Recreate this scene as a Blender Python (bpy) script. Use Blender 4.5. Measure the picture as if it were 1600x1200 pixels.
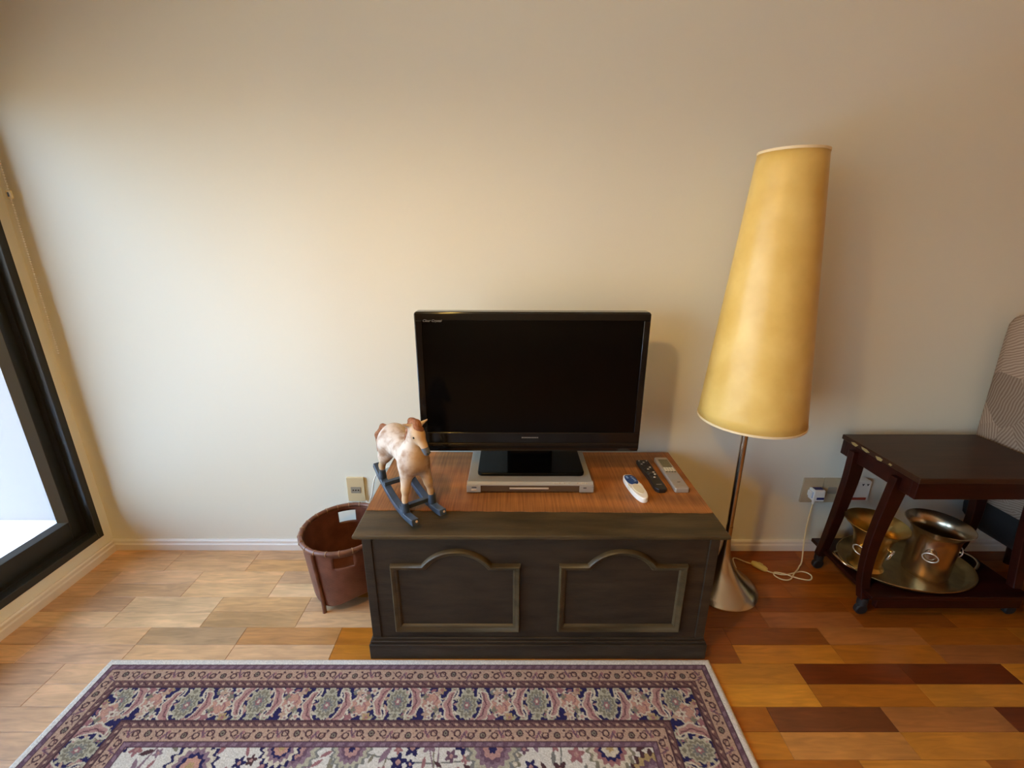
import bpy, bmesh, math, random
import numpy as np
from mathutils import Vector, Matrix

for o in list(bpy.data.objects):
    bpy.data.objects.remove(o)
scene = bpy.context.scene
COL = scene.collection
R = math.radians
random.seed(7)

# ------------------------------------------------------------------ camera
CAM_H = 1.45
FPX = 690.0
pitch, yaw, roll = R(17.8), R(0.2), R(0.2)
cd = bpy.data.cameras.new('camera')
cam = bpy.data.objects.new('camera', cd)
COL.objects.link(cam)
cd.sensor_fit = 'HORIZONTAL'
cd.sensor_width = 36.0
cd.lens = 36.0 * FPX / 1600.0
cd.clip_start = 0.02
fw = Vector((math.sin(yaw) * math.cos(pitch), math.cos(yaw) * math.cos(pitch), -math.sin(pitch)))
rt = Vector((math.cos(yaw), -math.sin(yaw), 0))
up = rt.cross(fw)
rt2 = math.cos(roll) * rt + math.sin(roll) * up
up2 = -math.sin(roll) * rt + math.cos(roll) * up
M = Matrix.Identity(4)
for i in range(3):
    M[i][0], M[i][1], M[i][2] = rt2[i], up2[i], -fw[i]
M[2][3] = CAM_H
cam.matrix_world = M
scene.camera = cam

# ------------------------------------------------------------------ world, sun, portal, exposure
W = bpy.data.worlds.new('World')
scene.world = W
W.use_nodes = True
nt = W.node_tree
for n in list(nt.nodes):
    nt.nodes.remove(n)
wo = nt.nodes.new('ShaderNodeOutputWorld')
bg = nt.nodes.new('ShaderNodeBackground')
tc = nt.nodes.new('ShaderNodeTexCoord')
sx = nt.nodes.new('ShaderNodeSeparateXYZ')
cr = nt.nodes.new('ShaderNodeValToRGB')
mr = nt.nodes.new('ShaderNodeMapRange')
mr.inputs['From Min'].default_value = -1
mr.inputs['From Max'].default_value = 1
nt.links.new(tc.outputs['Generated'], sx.inputs[0])
nt.links.new(sx.outputs['Z'], mr.inputs['Value'])
nt.links.new(mr.outputs[0], cr.inputs[0])
e = cr.color_ramp.elements
e[0].position = 0.49; e[0].color = (0.60, 0.50, 0.36, 1)      # ground
e[1].position = 0.51; e[1].color = (0.62, 0.82, 0.92, 1)       # hazy horizon
e2 = e.new(1.0); e2.color = (0.48, 1.05, 2.05, 1)              # zenith
nt.links.new(cr.outputs[0], bg.inputs['Color'])
bg.inputs['Strength'].default_value = 9.2
nt.links.new(bg.outputs[0], wo.inputs[0])

sd = bpy.data.lights.new('sun', 'SUN')
sd.energy = 7.0
sd.angle = R(1.0)
sd.color = (1.0, 0.94, 0.82)
sun = bpy.data.objects.new('sun', sd)
COL.objects.link(sun)
sun.rotation_euler = Vector((-0.10, 0.14, -0.98)).to_track_quat('-Z', 'Y').to_euler()

ld = bpy.data.lights.new('pendant_lamp_light', 'SPOT')      # warm pendant over the rug, above the frame
ld.energy = 56.0
ld.color = (1.0, 0.58, 0.13)
ld.shadow_soft_size = 0.045
ld.spot_size = R(179.5)
ld.spot_blend = 0.7
lamp_o = bpy.data.objects.new('pendant_lamp_light', ld)
COL.objects.link(lamp_o)
lamp_o.location = (-0.455, 0.44, 2.10)

pd = bpy.data.lights.new('door_portal', 'AREA')
pd.shape = 'RECTANGLE'
pd.size = 4.4
pd.size_y = 1.9
pd.cycles.is_portal = True
portal = bpy.data.objects.new('door_portal', pd)
COL.objects.link(portal)
portal.location = (-2.135, -0.4, 1.0)
portal.rotation_euler = Vector((1, 0, 0)).to_track_quat('-Z', 'Z').to_euler()

vs = scene.view_settings
vs.view_transform = 'Standard'
vs.look = 'None'
vs.exposure = -0.06
vs.gamma = 1.0
vs.use_curve_mapping = False
scene.cycles.use_denoising = True
scene.cycles.max_bounces = 10
scene.cycles.diffuse_bounces = 6
scene.cycles.sample_clamp_indirect = 6.0
scene.cycles.caustics_reflective = False

# ------------------------------------------------------------------ helpers: materials
def new_mat(name):
    m = bpy.data.materials.new(name)
    m.use_nodes = True
    t = m.node_tree
    b = t.nodes['Principled BSDF']
    return m, t, b

def simple(name, col, rough=0.5, metal=0.0, spec=0.5, bump=0.0, bscale=60, var=0.0, vscale=8, coat=0.0, trans=0.0, stretch=(1, 1, 1)):
    m, t, b = new_mat(name)
    b.inputs['Base Color'].default_value = (*col, 1)
    b.inputs['Roughness'].default_value = rough
    b.inputs['Metallic'].default_value = metal
    b.inputs['Specular IOR Level'].default_value = spec
    b.inputs['Coat Weight'].default_value = coat
    b.inputs['Transmission Weight'].default_value = trans
    if bump or var:
        c = t.nodes.new('ShaderNodeTexCoord')
        mp = t.nodes.new('ShaderNodeMapping')
        mp.inputs['Scale'].default_value = stretch
        t.links.new(c.outputs['Object'], mp.inputs[0])
    if var:
        n = t.nodes.new('ShaderNodeTexNoise')
        n.inputs['Scale'].default_value = vscale
        n.inputs['Detail'].default_value = 5
        t.links.new(mp.outputs[0], n.inputs['Vector'])
        r = t.nodes.new('ShaderNodeValToRGB')
        r.color_ramp.elements[0].position = 0.3
        r.color_ramp.elements[1].position = 0.72
        r.color_ramp.elements[0].color = (*[c_ * (1 - var) for c_ in col], 1)
        r.color_ramp.elements[1].color = (*[min(1, c_ * (1 + var)) for c_ in col], 1)
        t.links.new(n.outputs['Fac'], r.inputs[0])
        t.links.new(r.outputs[0], b.inputs['Base Color'])
    if bump:
        n2 = t.nodes.new('ShaderNodeTexNoise')
        n2.inputs['Scale'].default_value = bscale
        n2.inputs['Detail'].default_value = 6
        t.links.new(mp.outputs[0], n2.inputs['Vector'])
        bp = t.nodes.new('ShaderNodeBump')
        bp.inputs['Strength'].default_value = bump
        bp.inputs['Distance'].default_value = 0.01
        t.links.new(n2.outputs['Fac'], bp.inputs['Height'])
        t.links.new(bp.outputs[0], b.inputs['Normal'])
    return m

MT = {}
MT['wall'] = simple('wall_paint', (0.785, 0.765, 0.655), 0.75, bump=0.05, bscale=220)
MT['wall_room'] = simple('room_paint', (0.72, 0.45, 0.20), 0.8)
MT['ceiling'] = simple('ceiling_paint', (0.90, 0.72, 0.44), 0.85)  # unseen ceiling, tinted warm to colour the light it bounces
MT['trim'] = simple('trim_white', (0.80, 0.77, 0.72), 0.45, var=0.04, vscale=6)
MT['sill'] = simple('sill_white', (0.74, 0.68, 0.60), 0.5, var=0.05, vscale=5)
MT['balcony'] = simple('balcony_tile', (0.78, 0.76, 0.72), 0.7)
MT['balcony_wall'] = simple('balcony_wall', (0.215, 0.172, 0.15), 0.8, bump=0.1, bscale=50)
MT['balcony_skirt'] = simple('balcony_skirting', (0.48, 0.44, 0.42), 0.7)
MT['frame'] = simple('dark_aluminium', (0.018, 0.020, 0.021), 0.38, spec=0.5)
MT['bead'] = simple('frame_bead_lit', (0.11, 0.125, 0.13), 0.4)  # paler than the frame: daylight on the bead is put into its colour
MT['chest'] = simple('dark_stained_wood', (0.032, 0.020, 0.011), 0.45, spec=0.35, bump=0.12, bscale=30, var=0.35, vscale=6, stretch=(1.2, 6, 6))
MT['chest_lid'] = simple('lid_wood', (0.062, 0.040, 0.016), 0.45, spec=0.4, bump=0.15, bscale=25, var=0.4, vscale=4, stretch=(1.3, 7, 7))
MT['tv_black'] = simple('gloss_black', (0.004, 0.004, 0.0045), 0.12, spec=0.5)
MT['tv_screen'] = simple('screen_glass', (0.0012, 0.0012, 0.0014), 0.16, spec=0.18)
MT['tv_line'] = simple('bezel_line', (0.10, 0.08, 0.05), 0.25, metal=0.8)
MT['tv_logo'] = simple('logo_grey', (0.22, 0.20, 0.18), 0.4)
MT['silver'] = simple('silver_plastic', (0.40, 0.38, 0.34), 0.38, metal=0.35)
MT['silver_dark'] = simple('player_panel', (0.13, 0.085, 0.05), 0.25, metal=0.4)
MT['bright'] = simple('bright_metal', (0.85, 0.78, 0.68), 0.22, metal=0.6)
MT['white_plastic'] = simple('white_plastic', (0.86, 0.82, 0.74), 0.35)
MT['cream_plastic'] = simple('cream_plastic', (0.78, 0.70, 0.50), 0.4)
MT['blue_pad'] = simple('blue_pad', (0.018, 0.06, 0.20), 0.35)
MT['pale_blue'] = simple('pale_blue', (0.30, 0.42, 0.62), 0.4)
MT['black_plastic'] = simple('black_plastic', (0.016, 0.013, 0.011), 0.4)
MT['black_button'] = simple('button_dark', (0.045, 0.04, 0.035), 0.4)
MT['pale_button'] = simple('button_pale', (0.45, 0.40, 0.33), 0.4)
MT['remote_silver'] = simple('remote_silver', (0.42, 0.36, 0.29), 0.4, metal=0.3)
MT['lcd'] = simple('lcd_green', (0.16, 0.15, 0.09), 0.25)
MT['rocker'] = simple('blue_grey_paint', (0.040, 0.058, 0.085), 0.38, var=0.35, vscale=30)
MT['worn_wood'] = simple('worn_wood', (0.55, 0.38, 0.22), 0.6)
MT['mane'] = simple('mane_hair', (0.28, 0.10, 0.035), 0.7, bump=0.6, bscale=160, var=0.4, vscale=60)
MT['muzzle'] = simple('muzzle_grey', (0.09, 0.10, 0.115), 0.5)
MT['eye'] = simple('eye_black', (0.006, 0.006, 0.006), 0.15)
MT['outlet'] = simple('outlet_cream', (0.66, 0.52, 0.30), 0.4)
MT['outlet_grey'] = simple('outlet_grey', (0.30, 0.26, 0.20), 0.4)
MT['outlet_shade'] = simple('outlet_shaded', (0.55, 0.43, 0.27), 0.45)  # darker copy of the outlet cream, shade put into the colour
MT['cord'] = simple('cord_cream', (0.72, 0.60, 0.36), 0.45)
MT['cord_white'] = simple('cord_white', (0.82, 0.78, 0.70), 0.45)
MT['switch'] = simple('switch_yellow', (0.62, 0.48, 0.14), 0.4)
MT['red'] = simple('red_stripe', (0.45, 0.06, 0.03), 0.5)
MT['navy'] = simple('navy_mark', (0.03, 0.03, 0.16), 0.5)
MT['brushed'] = simple('brushed_steel', (0.56, 0.50, 0.42), 0.24, metal=1.0, bump=0.03, bscale=120, stretch=(1, 1, 0.1))
MT['brass'] = simple('brass', (0.62, 0.42, 0.14), 0.28, metal=1.0, var=0.25, vscale=12)
MT['pewter'] = simple('silver_plate', (0.58, 0.46, 0.32), 0.24, metal=1.0, var=0.2, vscale=10)
MT['tray'] = simple('tray_brass', (0.40, 0.28, 0.12), 0.36, metal=1.0, var=0.3, vscale=14)
MT['mahogany'] = simple('dark_mahogany', (0.022, 0.0035, 0.002), 0.34, spec=0.22, var=0.4, vscale=5, stretch=(1, 7, 7))
MT['cart_top'] = simple('cart_top_wood', (0.036, 0.013, 0.006), 0.36, spec=0.25, var=0.35, vscale=5, stretch=(1, 8, 8))
MT['black_rubber'] = simple('black_rubber', (0.008, 0.007, 0.007), 0.6)
MT['brass_worn'] = simple('worn_edge', (0.45, 0.36, 0.16), 0.4, metal=0.5)
MT['dark_base'] = simple('dark_upholstery', (0.006, 0.004, 0.004), 0.8)
MT['connector'] = simple('connector_ivory', (0.88, 0.72, 0.38), 0.4)
MT['shade_rim'] = simple('shade_trim', (0.80, 0.64, 0.40), 0.5)
MT['basket_rim'] = simple('cane_rim', (0.17, 0.065, 0.035), 0.45, var=0.35, vscale=25)
MT['binding'] = simple('cane_binding', (0.36, 0.22, 0.11), 0.5)
MT['rug_edge'] = simple('rug_edge_fringe', (0.62, 0.57, 0.50), 0.9, bump=0.5, bscale=300, var=0.08, vscale=60)

def glass_mat():
    m, t, b = new_mat('door_glass')
    o = t.nodes['Material Output']
    tr = t.nodes.new('ShaderNodeBsdfTransparent')
    gl = t.nodes.new('ShaderNodeBsdfGlossy')
    gl.inputs['Roughness'].default_value = 0.02
    fr = t.nodes.new('ShaderNodeFresnel')
    fr.inputs['IOR'].default_value = 1.25
    mx = t.nodes.new('ShaderNodeMixShader')
    t.links.new(fr.outputs[0], mx.inputs[0])
    t.links.new(tr.outputs[0], mx.inputs[1])
    t.links.new(gl.outputs[0], mx.inputs[2])
    t.links.new(mx.outputs[0], o.inputs['Surface'])
    return m
MT['glass'] = glass_mat()

def plank_mat():
    m, t, b = new_mat('floor_plank_wood')
    oi = t.nodes.new('ShaderNodeObjectInfo')
    tc = t.nodes.new('ShaderNodeTexCoord')
    ad = t.nodes.new('ShaderNodeVectorMath'); ad.operation = 'ADD'
    sc = t.nodes.new('ShaderNodeVectorMath'); sc.operation = 'SCALE'
    cb = t.nodes.new('ShaderNodeCombineXYZ')
    for i in range(3):
        t.links.new(oi.outputs['Random'], cb.inputs[i])
    t.links.new(cb.outputs[0], sc.inputs[0]); sc.inputs['Scale'].default_value = 37.0
    t.links.new(tc.outputs['Object'], ad.inputs[0]); t.links.new(sc.outputs[0], ad.inputs[1])
    mp = t.nodes.new('ShaderNodeMapping'); mp.inputs['Scale'].default_value = (3.0, 22, 10)
    t.links.new(ad.outputs[0], mp.inputs[0])
    n = t.nodes.new('ShaderNodeTexNoise'); n.inputs['Scale'].default_value = 2.2; n.inputs['Detail'].default_value = 8
    n.inputs['Distortion'].default_value = 1.2
    t.links.new(mp.outputs[0], n.inputs['Vector'])
    n2 = t.nodes.new('ShaderNodeTexNoise'); n2.inputs['Scale'].default_value = 5.0; n2.inputs['Detail'].default_value = 3
    t.links.new(ad.outputs[0], n2.inputs['Vector'])
    r = t.nodes.new('ShaderNodeMapRange'); r.inputs['From Min'].default_value = 0.3; r.inputs['From Max'].default_value = 0.7
    r.inputs['To Min'].default_value = 0.80; r.inputs['To Max'].default_value = 1.16
    t.links.new(n.outputs['Fac'], r.inputs['Value'])
    r2 = t.nodes.new('ShaderNodeMapRange'); r2.inputs['From Min'].default_value = 0.3; r2.inputs['From Max'].default_value = 0.7
    r2.inputs['To Min'].default_value = 0.85; r2.inputs['To Max'].default_value = 1.12
    t.links.new(n2.outputs['Fac'], r2.inputs['Value'])
    mu = t.nodes.new('ShaderNodeMath'); mu.operation = 'MULTIPLY'
    t.links.new(r.outputs[0], mu.inputs[0]); t.links.new(r2.outputs[0], mu.inputs[1])
    vm = t.nodes.new('ShaderNodeVectorMath'); vm.operation = 'SCALE'
    t.links.new(oi.outputs['Color'], vm.inputs[0]); t.links.new(mu.outputs[0], vm.inputs['Scale'])
    t.links.new(vm.outputs[0], b.inputs['Base Color'])
    b.inputs['Roughness'].default_value = 0.30
    b.inputs['Specular IOR Level'].default_value = 0.5
    bp = t.nodes.new('ShaderNodeBump'); bp.inputs['Strength'].default_value = 0.05; bp.inputs['Distance'].default_value = 0.004
    t.links.new(n.outputs['Fac'], bp.inputs['Height']); t.links.new(bp.outputs[0], b.inputs['Normal'])
    return m
MT['plank'] = plank_mat()
MT['floor_gap'] = simple('floor_joint', (0.05, 0.022, 0.008), 0.8)

def runner_mat():
    m, t, b = new_mat('woven_grass_runner')
    tc = t.nodes.new('ShaderNodeTexCoord')
    mp = t.nodes.new('ShaderNodeMapping'); mp.inputs['Scale'].default_value = (90, 3, 1)
    t.links.new(tc.outputs['Object'], mp.inputs[0])
    n = t.nodes.new('ShaderNodeTexNoise'); n.inputs['Scale'].default_value = 1.6; n.inputs['Detail'].default_value = 5
    t.links.new(mp.outputs[0], n.inputs['Vector'])
    mp2 = t.nodes.new('ShaderNodeMapping'); mp2.inputs['Scale'].default_value = (0.7, 7.5, 1)
    t.links.new(tc.outputs['Object'], mp2.inputs[0])
    n2 = t.nodes.new('ShaderNodeTexNoise'); n2.inputs['Scale'].default_value = 1.6; n2.inputs['Detail'].default_value = 1
    t.links.new(mp2.outputs[0], n2.inputs['Vector'])
    r = t.nodes.new('ShaderNodeValToRGB')
    r.color_ramp.elements[0].position = 0.3; r.color_ramp.elements[0].color = (0.27, 0.088, 0.016, 1)
    r.color_ramp.elements[1].position = 0.75; r.color_ramp.elements[1].color = (0.52, 0.20, 0.045, 1)
    t.links.new(n.outputs['Fac'], r.inputs[0])
    r2 = t.nodes.new('ShaderNodeMapRange'); r2.inputs['From Min'].default_value = 0.36; r2.inputs['From Max'].default_value = 0.6
    r2.inputs['To Min'].default_value = 0.70; r2.inputs['To Max'].default_value = 1.12
    t.links.new(n2.outputs['Fac'], r2.inputs['Value'])
    vm = t.nodes.new('ShaderNodeVectorMath'); vm.operation = 'SCALE'
    t.links.new(r.outputs[0], vm.inputs[0]); t.links.new(r2.outputs[0], vm.inputs['Scale'])
    t.links.new(vm.outputs[0], b.inputs['Base Color'])
    b.inputs['Roughness'].default_value = 0.55
    w = t.nodes.new('ShaderNodeTexWave'); w.inputs['Scale'].default_value = 130; w.bands_direction = 'X'
    t.links.new(tc.outputs['Object'], w.inputs['Vector'])
    bp = t.nodes.new('ShaderNodeBump'); bp.inputs['Strength'].default_value = 0.35; bp.inputs['Distance'].default_value = 0.002
    t.links.new(w.outputs['Fac'], bp.inputs['Height']); t.links.new(bp.outputs[0], b.inputs['Normal'])
    return m
MT['runner'] = runner_mat()

def shade_mat():
    m, t, b = new_mat('parchment_shade')
    tc = t.nodes.new('ShaderNodeTexCoord')
    n = t.nodes.new('ShaderNodeTexNoise'); n.inputs['Scale'].default_value = 7; n.inputs['Detail'].default_value = 4
    t.links.new(tc.outputs['Object'], n.inputs['Vector'])
    r = t.nodes.new('ShaderNodeValToRGB')
    r.color_ramp.elements[0].position = 0.3; r.color_ramp.elements[0].color = (0.66, 0.42, 0.10, 1)
    r.color_ramp.elements[1].position = 0.7; r.color_ramp.elements[1].color = (0.80, 0.56, 0.18, 1)
    t.links.new(n.outputs['Fac'], r.inputs[0]); t.links.new(r.outputs[0], b.inputs['Base Color'])
    b.inputs['Roughness'].default_value = 0.36
    n2 = t.nodes.new('ShaderNodeTexNoise'); n2.inputs['Scale'].default_value = 14; n2.inputs['Detail'].default_value = 2
    t.links.new(tc.outputs['Object'], n2.inputs['Vector'])
    bp = t.nodes.new('ShaderNodeBump'); bp.inputs['Strength'].default_value = 0.25; bp.inputs['Distance'].default_value = 0.01
    t.links.new(n2.outputs['Fac'], bp.inputs['Height']); t.links.new(bp.outputs[0], b.inputs['Normal'])
    return m
MT['shade'] = shade_mat()

def horse_mat():
    m, t, b = new_mat('dappled_coat')
    tc = t.nodes.new('ShaderNodeTexCoord')
    n = t.nodes.new('ShaderNodeTexNoise'); n.inputs['Scale'].default_value = 26; n.inputs['Detail'].default_value = 6
    t.links.new(tc.outputs['Object'], n.inputs['Vector'])
    r = t.nodes.new('ShaderNodeValToRGB')
    r.color_ramp.elements[0].position = 0.34; r.color_ramp.elements[0].color = (0.34, 0.20, 0.12, 1)
    r.color_ramp.elements[1].position = 0.56; r.color_ramp.elements[1].color = (0.62, 0.51, 0.42, 1)
    t.links.new(n.outputs['Fac'], r.inputs[0])
    sx = t.nodes.new('ShaderNodeSeparateXYZ'); t.links.new(tc.outputs['Object'], sx.inputs[0])
    # tan stockings: the legs and the face are painted a plain tan
    lo = t.nodes.new('ShaderNodeMapRange'); lo.inputs['From Min'].default_value = 0.155; lo.inputs['From Max'].default_value = 0.115
    t.links.new(sx.outputs['Z'], lo.inputs['Value'])
    fx = t.nodes.new('ShaderNodeMapRange'); fx.inputs['From Min'].default_value = 0.112; fx.inputs['From Max'].default_value = 0.125
    t.links.new(sx.outputs['X'], fx.inputs['Value'])
    mxm = t.nodes.new('ShaderNodeMath'); mxm.operation = 'MAXIMUM'
    t.links.new(lo.outputs[0], mxm.inputs[0]); t.links.new(fx.outputs[0], mxm.inputs[1])
    mm = t.nodes.new('ShaderNodeMath'); mm.operation = 'MULTIPLY'; mm.inputs[1].default_value = 0.75
    t.links.new(mxm.outputs[0], mm.inputs[0])
    mx = t.nodes.new('ShaderNodeMix'); mx.data_type = 'RGBA'
    t.links.new(mm.outputs[0], mx.inputs['Factor']); t.links.new(r.outputs[0], mx.inputs['A'])
    mx.inputs['B'].default_value = (0.58, 0.36, 0.17, 1)
    t.links.new(mx.outputs['Result'], b.inputs['Base Color'])
    b.inputs['Roughness'].default_value = 0.6
    bp = t.nodes.new('ShaderNodeBump'); bp.inputs['Strength'].default_value = 0.3; bp.inputs['Distance'].default_value = 0.003
    t.links.new(n.outputs['Fac'], bp.inputs['Height']); t.links.new(bp.outputs[0], b.inputs['Normal'])
    return m
MT['horse'] = horse_mat()

def basket_mat():
    m, t, b = new_mat('red_brown_wicker')
    tc = t.nodes.new('ShaderNodeTexCoord')
    uv = tc.outputs['UV']
    mp = t.nodes.new('ShaderNodeMapping'); mp.inputs['Scale'].default_value = (90, 40, 1)
    t.links.new(uv, mp.inputs[0])
    ck = t.nodes.new('ShaderNodeTexChecker'); ck.inputs['Scale'].default_value = 1.0
    t.links.new(mp.outputs[0], ck.inputs['Vector'])
    n = t.nodes.new('ShaderNodeTexNoise'); n.inputs['Scale'].default_value = 18; n.inputs['Detail'].default_value = 4
    t.links.new(tc.outputs['Object'], n.inputs['Vector'])
    r = t.nodes.new('ShaderNodeValToRGB')
    r.color_ramp.elements[0].position = 0.3; r.color_ramp.elements[0].color = (0.105, 0.030, 0.016, 1)
    r.color_ramp.elements[1].position = 0.7; r.color_ramp.elements[1].color = (0.185, 0.062, 0.034, 1)
    t.links.new(n.outputs['Fac'], r.inputs[0])
    t.links.new(r.outputs[0], b.inputs['Base Color'])
    b.inputs['Roughness'].default_value = 0.45
    bp = t.nodes.new('ShaderNodeBump'); bp.inputs['Strength'].default_value = 0.4; bp.inputs['Distance'].default_value = 0.002
    t.links.new(ck.outputs['Fac'], bp.inputs['Height']); t.links.new(bp.outputs[0], b.inputs['Normal'])
    return m
MT['basket'] = basket_mat()

def fabric_mat():
    m, t, b = new_mat('leaf_print_fabric')
    tc = t.nodes.new('ShaderNodeTexCoord')
    v = t.nodes.new('ShaderNodeTexVoronoi'); v.inputs['Scale'].default_value = 5.5
    t.links.new(tc.outputs['Object'], v.inputs['Vector'])
    vr = t.nodes.new('ShaderNodeVectorRotate'); vr.rotation_type = 'X_AXIS'
    t.links.new(tc.outputs['Object'], vr.inputs['Vector'])
    sp = t.nodes.new('ShaderNodeSeparateColor')
    t.links.new(v.outputs['Color'], sp.inputs[0])
    mu = t.nodes.new('ShaderNodeMath'); mu.operation = 'MULTIPLY'; mu.inputs[1].default_value = 3.1
    t.links.new(sp.outputs[0], mu.inputs[0]); t.links.new(mu.outputs[0], vr.inputs['Angle'])
    w = t.nodes.new('ShaderNodeTexWave'); w.inputs['Scale'].default_value = 28; w.bands_direction = 'Z'
    w.inputs['Distortion'].default_value = 6.0; w.inputs['Detail Scale'].default_value = 0.5
    t.links.new(vr.outputs[0], w.inputs['Vector'])
    r = t.nodes.new('ShaderNodeValToRGB')
    r.color_ramp.elements[0].position = 0.2; r.color_ramp.elements[0].color = (0.27, 0.185, 0.135, 1)
    r.color_ramp.elements[1].position = 0.8; r.color_ramp.elements[1].color = (0.42, 0.32, 0.25, 1)
    t.links.new(w.outputs['Fac'], r.inputs[0])
    rr = t.nodes.new('ShaderNodeMapRange'); rr.inputs['To Min'].default_value = 0.7; rr.inputs['To Max'].default_value = 1.1
    t.links.new(sp.outputs[1], rr.inputs['Value'])
    vm = t.nodes.new('ShaderNodeVectorMath'); vm.operation = 'SCALE'
    t.links.new(r.outputs[0], vm.inputs[0]); t.links.new(rr.outputs[0], vm.inputs['Scale'])
    t.links.new(vm.outputs[0], b.inputs['Base Color'])
    b.inputs['Roughness'].default_value = 0.9
    return m
MT['fabric'] = fabric_mat()

def rug_mat():
    m, t, b = new_mat('woven_pile')
    a = t.nodes.new('ShaderNodeVertexColor'); a.layer_name = 'pattern'
    tc = t.nodes.new('ShaderNodeTexCoord')
    n = t.nodes.new('ShaderNodeTexNoise'); n.inputs['Scale'].default_value = 260; n.inputs['Detail'].default_value = 2
    t.links.new(tc.outputs['Object'], n.inputs['Vector'])
    r = t.nodes.new('ShaderNodeMapRange'); r.inputs['To Min'].default_value = 0.72; r.inputs['To Max'].default_value = 1.28
    t.links.new(n.outputs['Fac'], r.inputs['Value'])
    vm = t.nodes.new('ShaderNodeVectorMath'); vm.operation = 'SCALE'
    t.links.new(a.outputs['Color'], vm.inputs[0]); t.links.new(r.outputs[0], vm.inputs['Scale'])
    t.links.new(vm.outputs[0], b.inputs['Base Color'])
    b.inputs['Roughness'].default_value = 0.95
    b.inputs['Specular IOR Level'].default_value = 0.1
    bp = t.nodes.new('ShaderNodeBump'); bp.inputs['Strength'].default_value = 0.4; bp.inputs['Distance'].default_value = 0.002
    t.links.new(n.outputs['Fac'], bp.inputs['Height']); t.links.new(bp.outputs[0], b.inputs['Normal'])
    return m
MT['rug'] = rug_mat()

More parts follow.
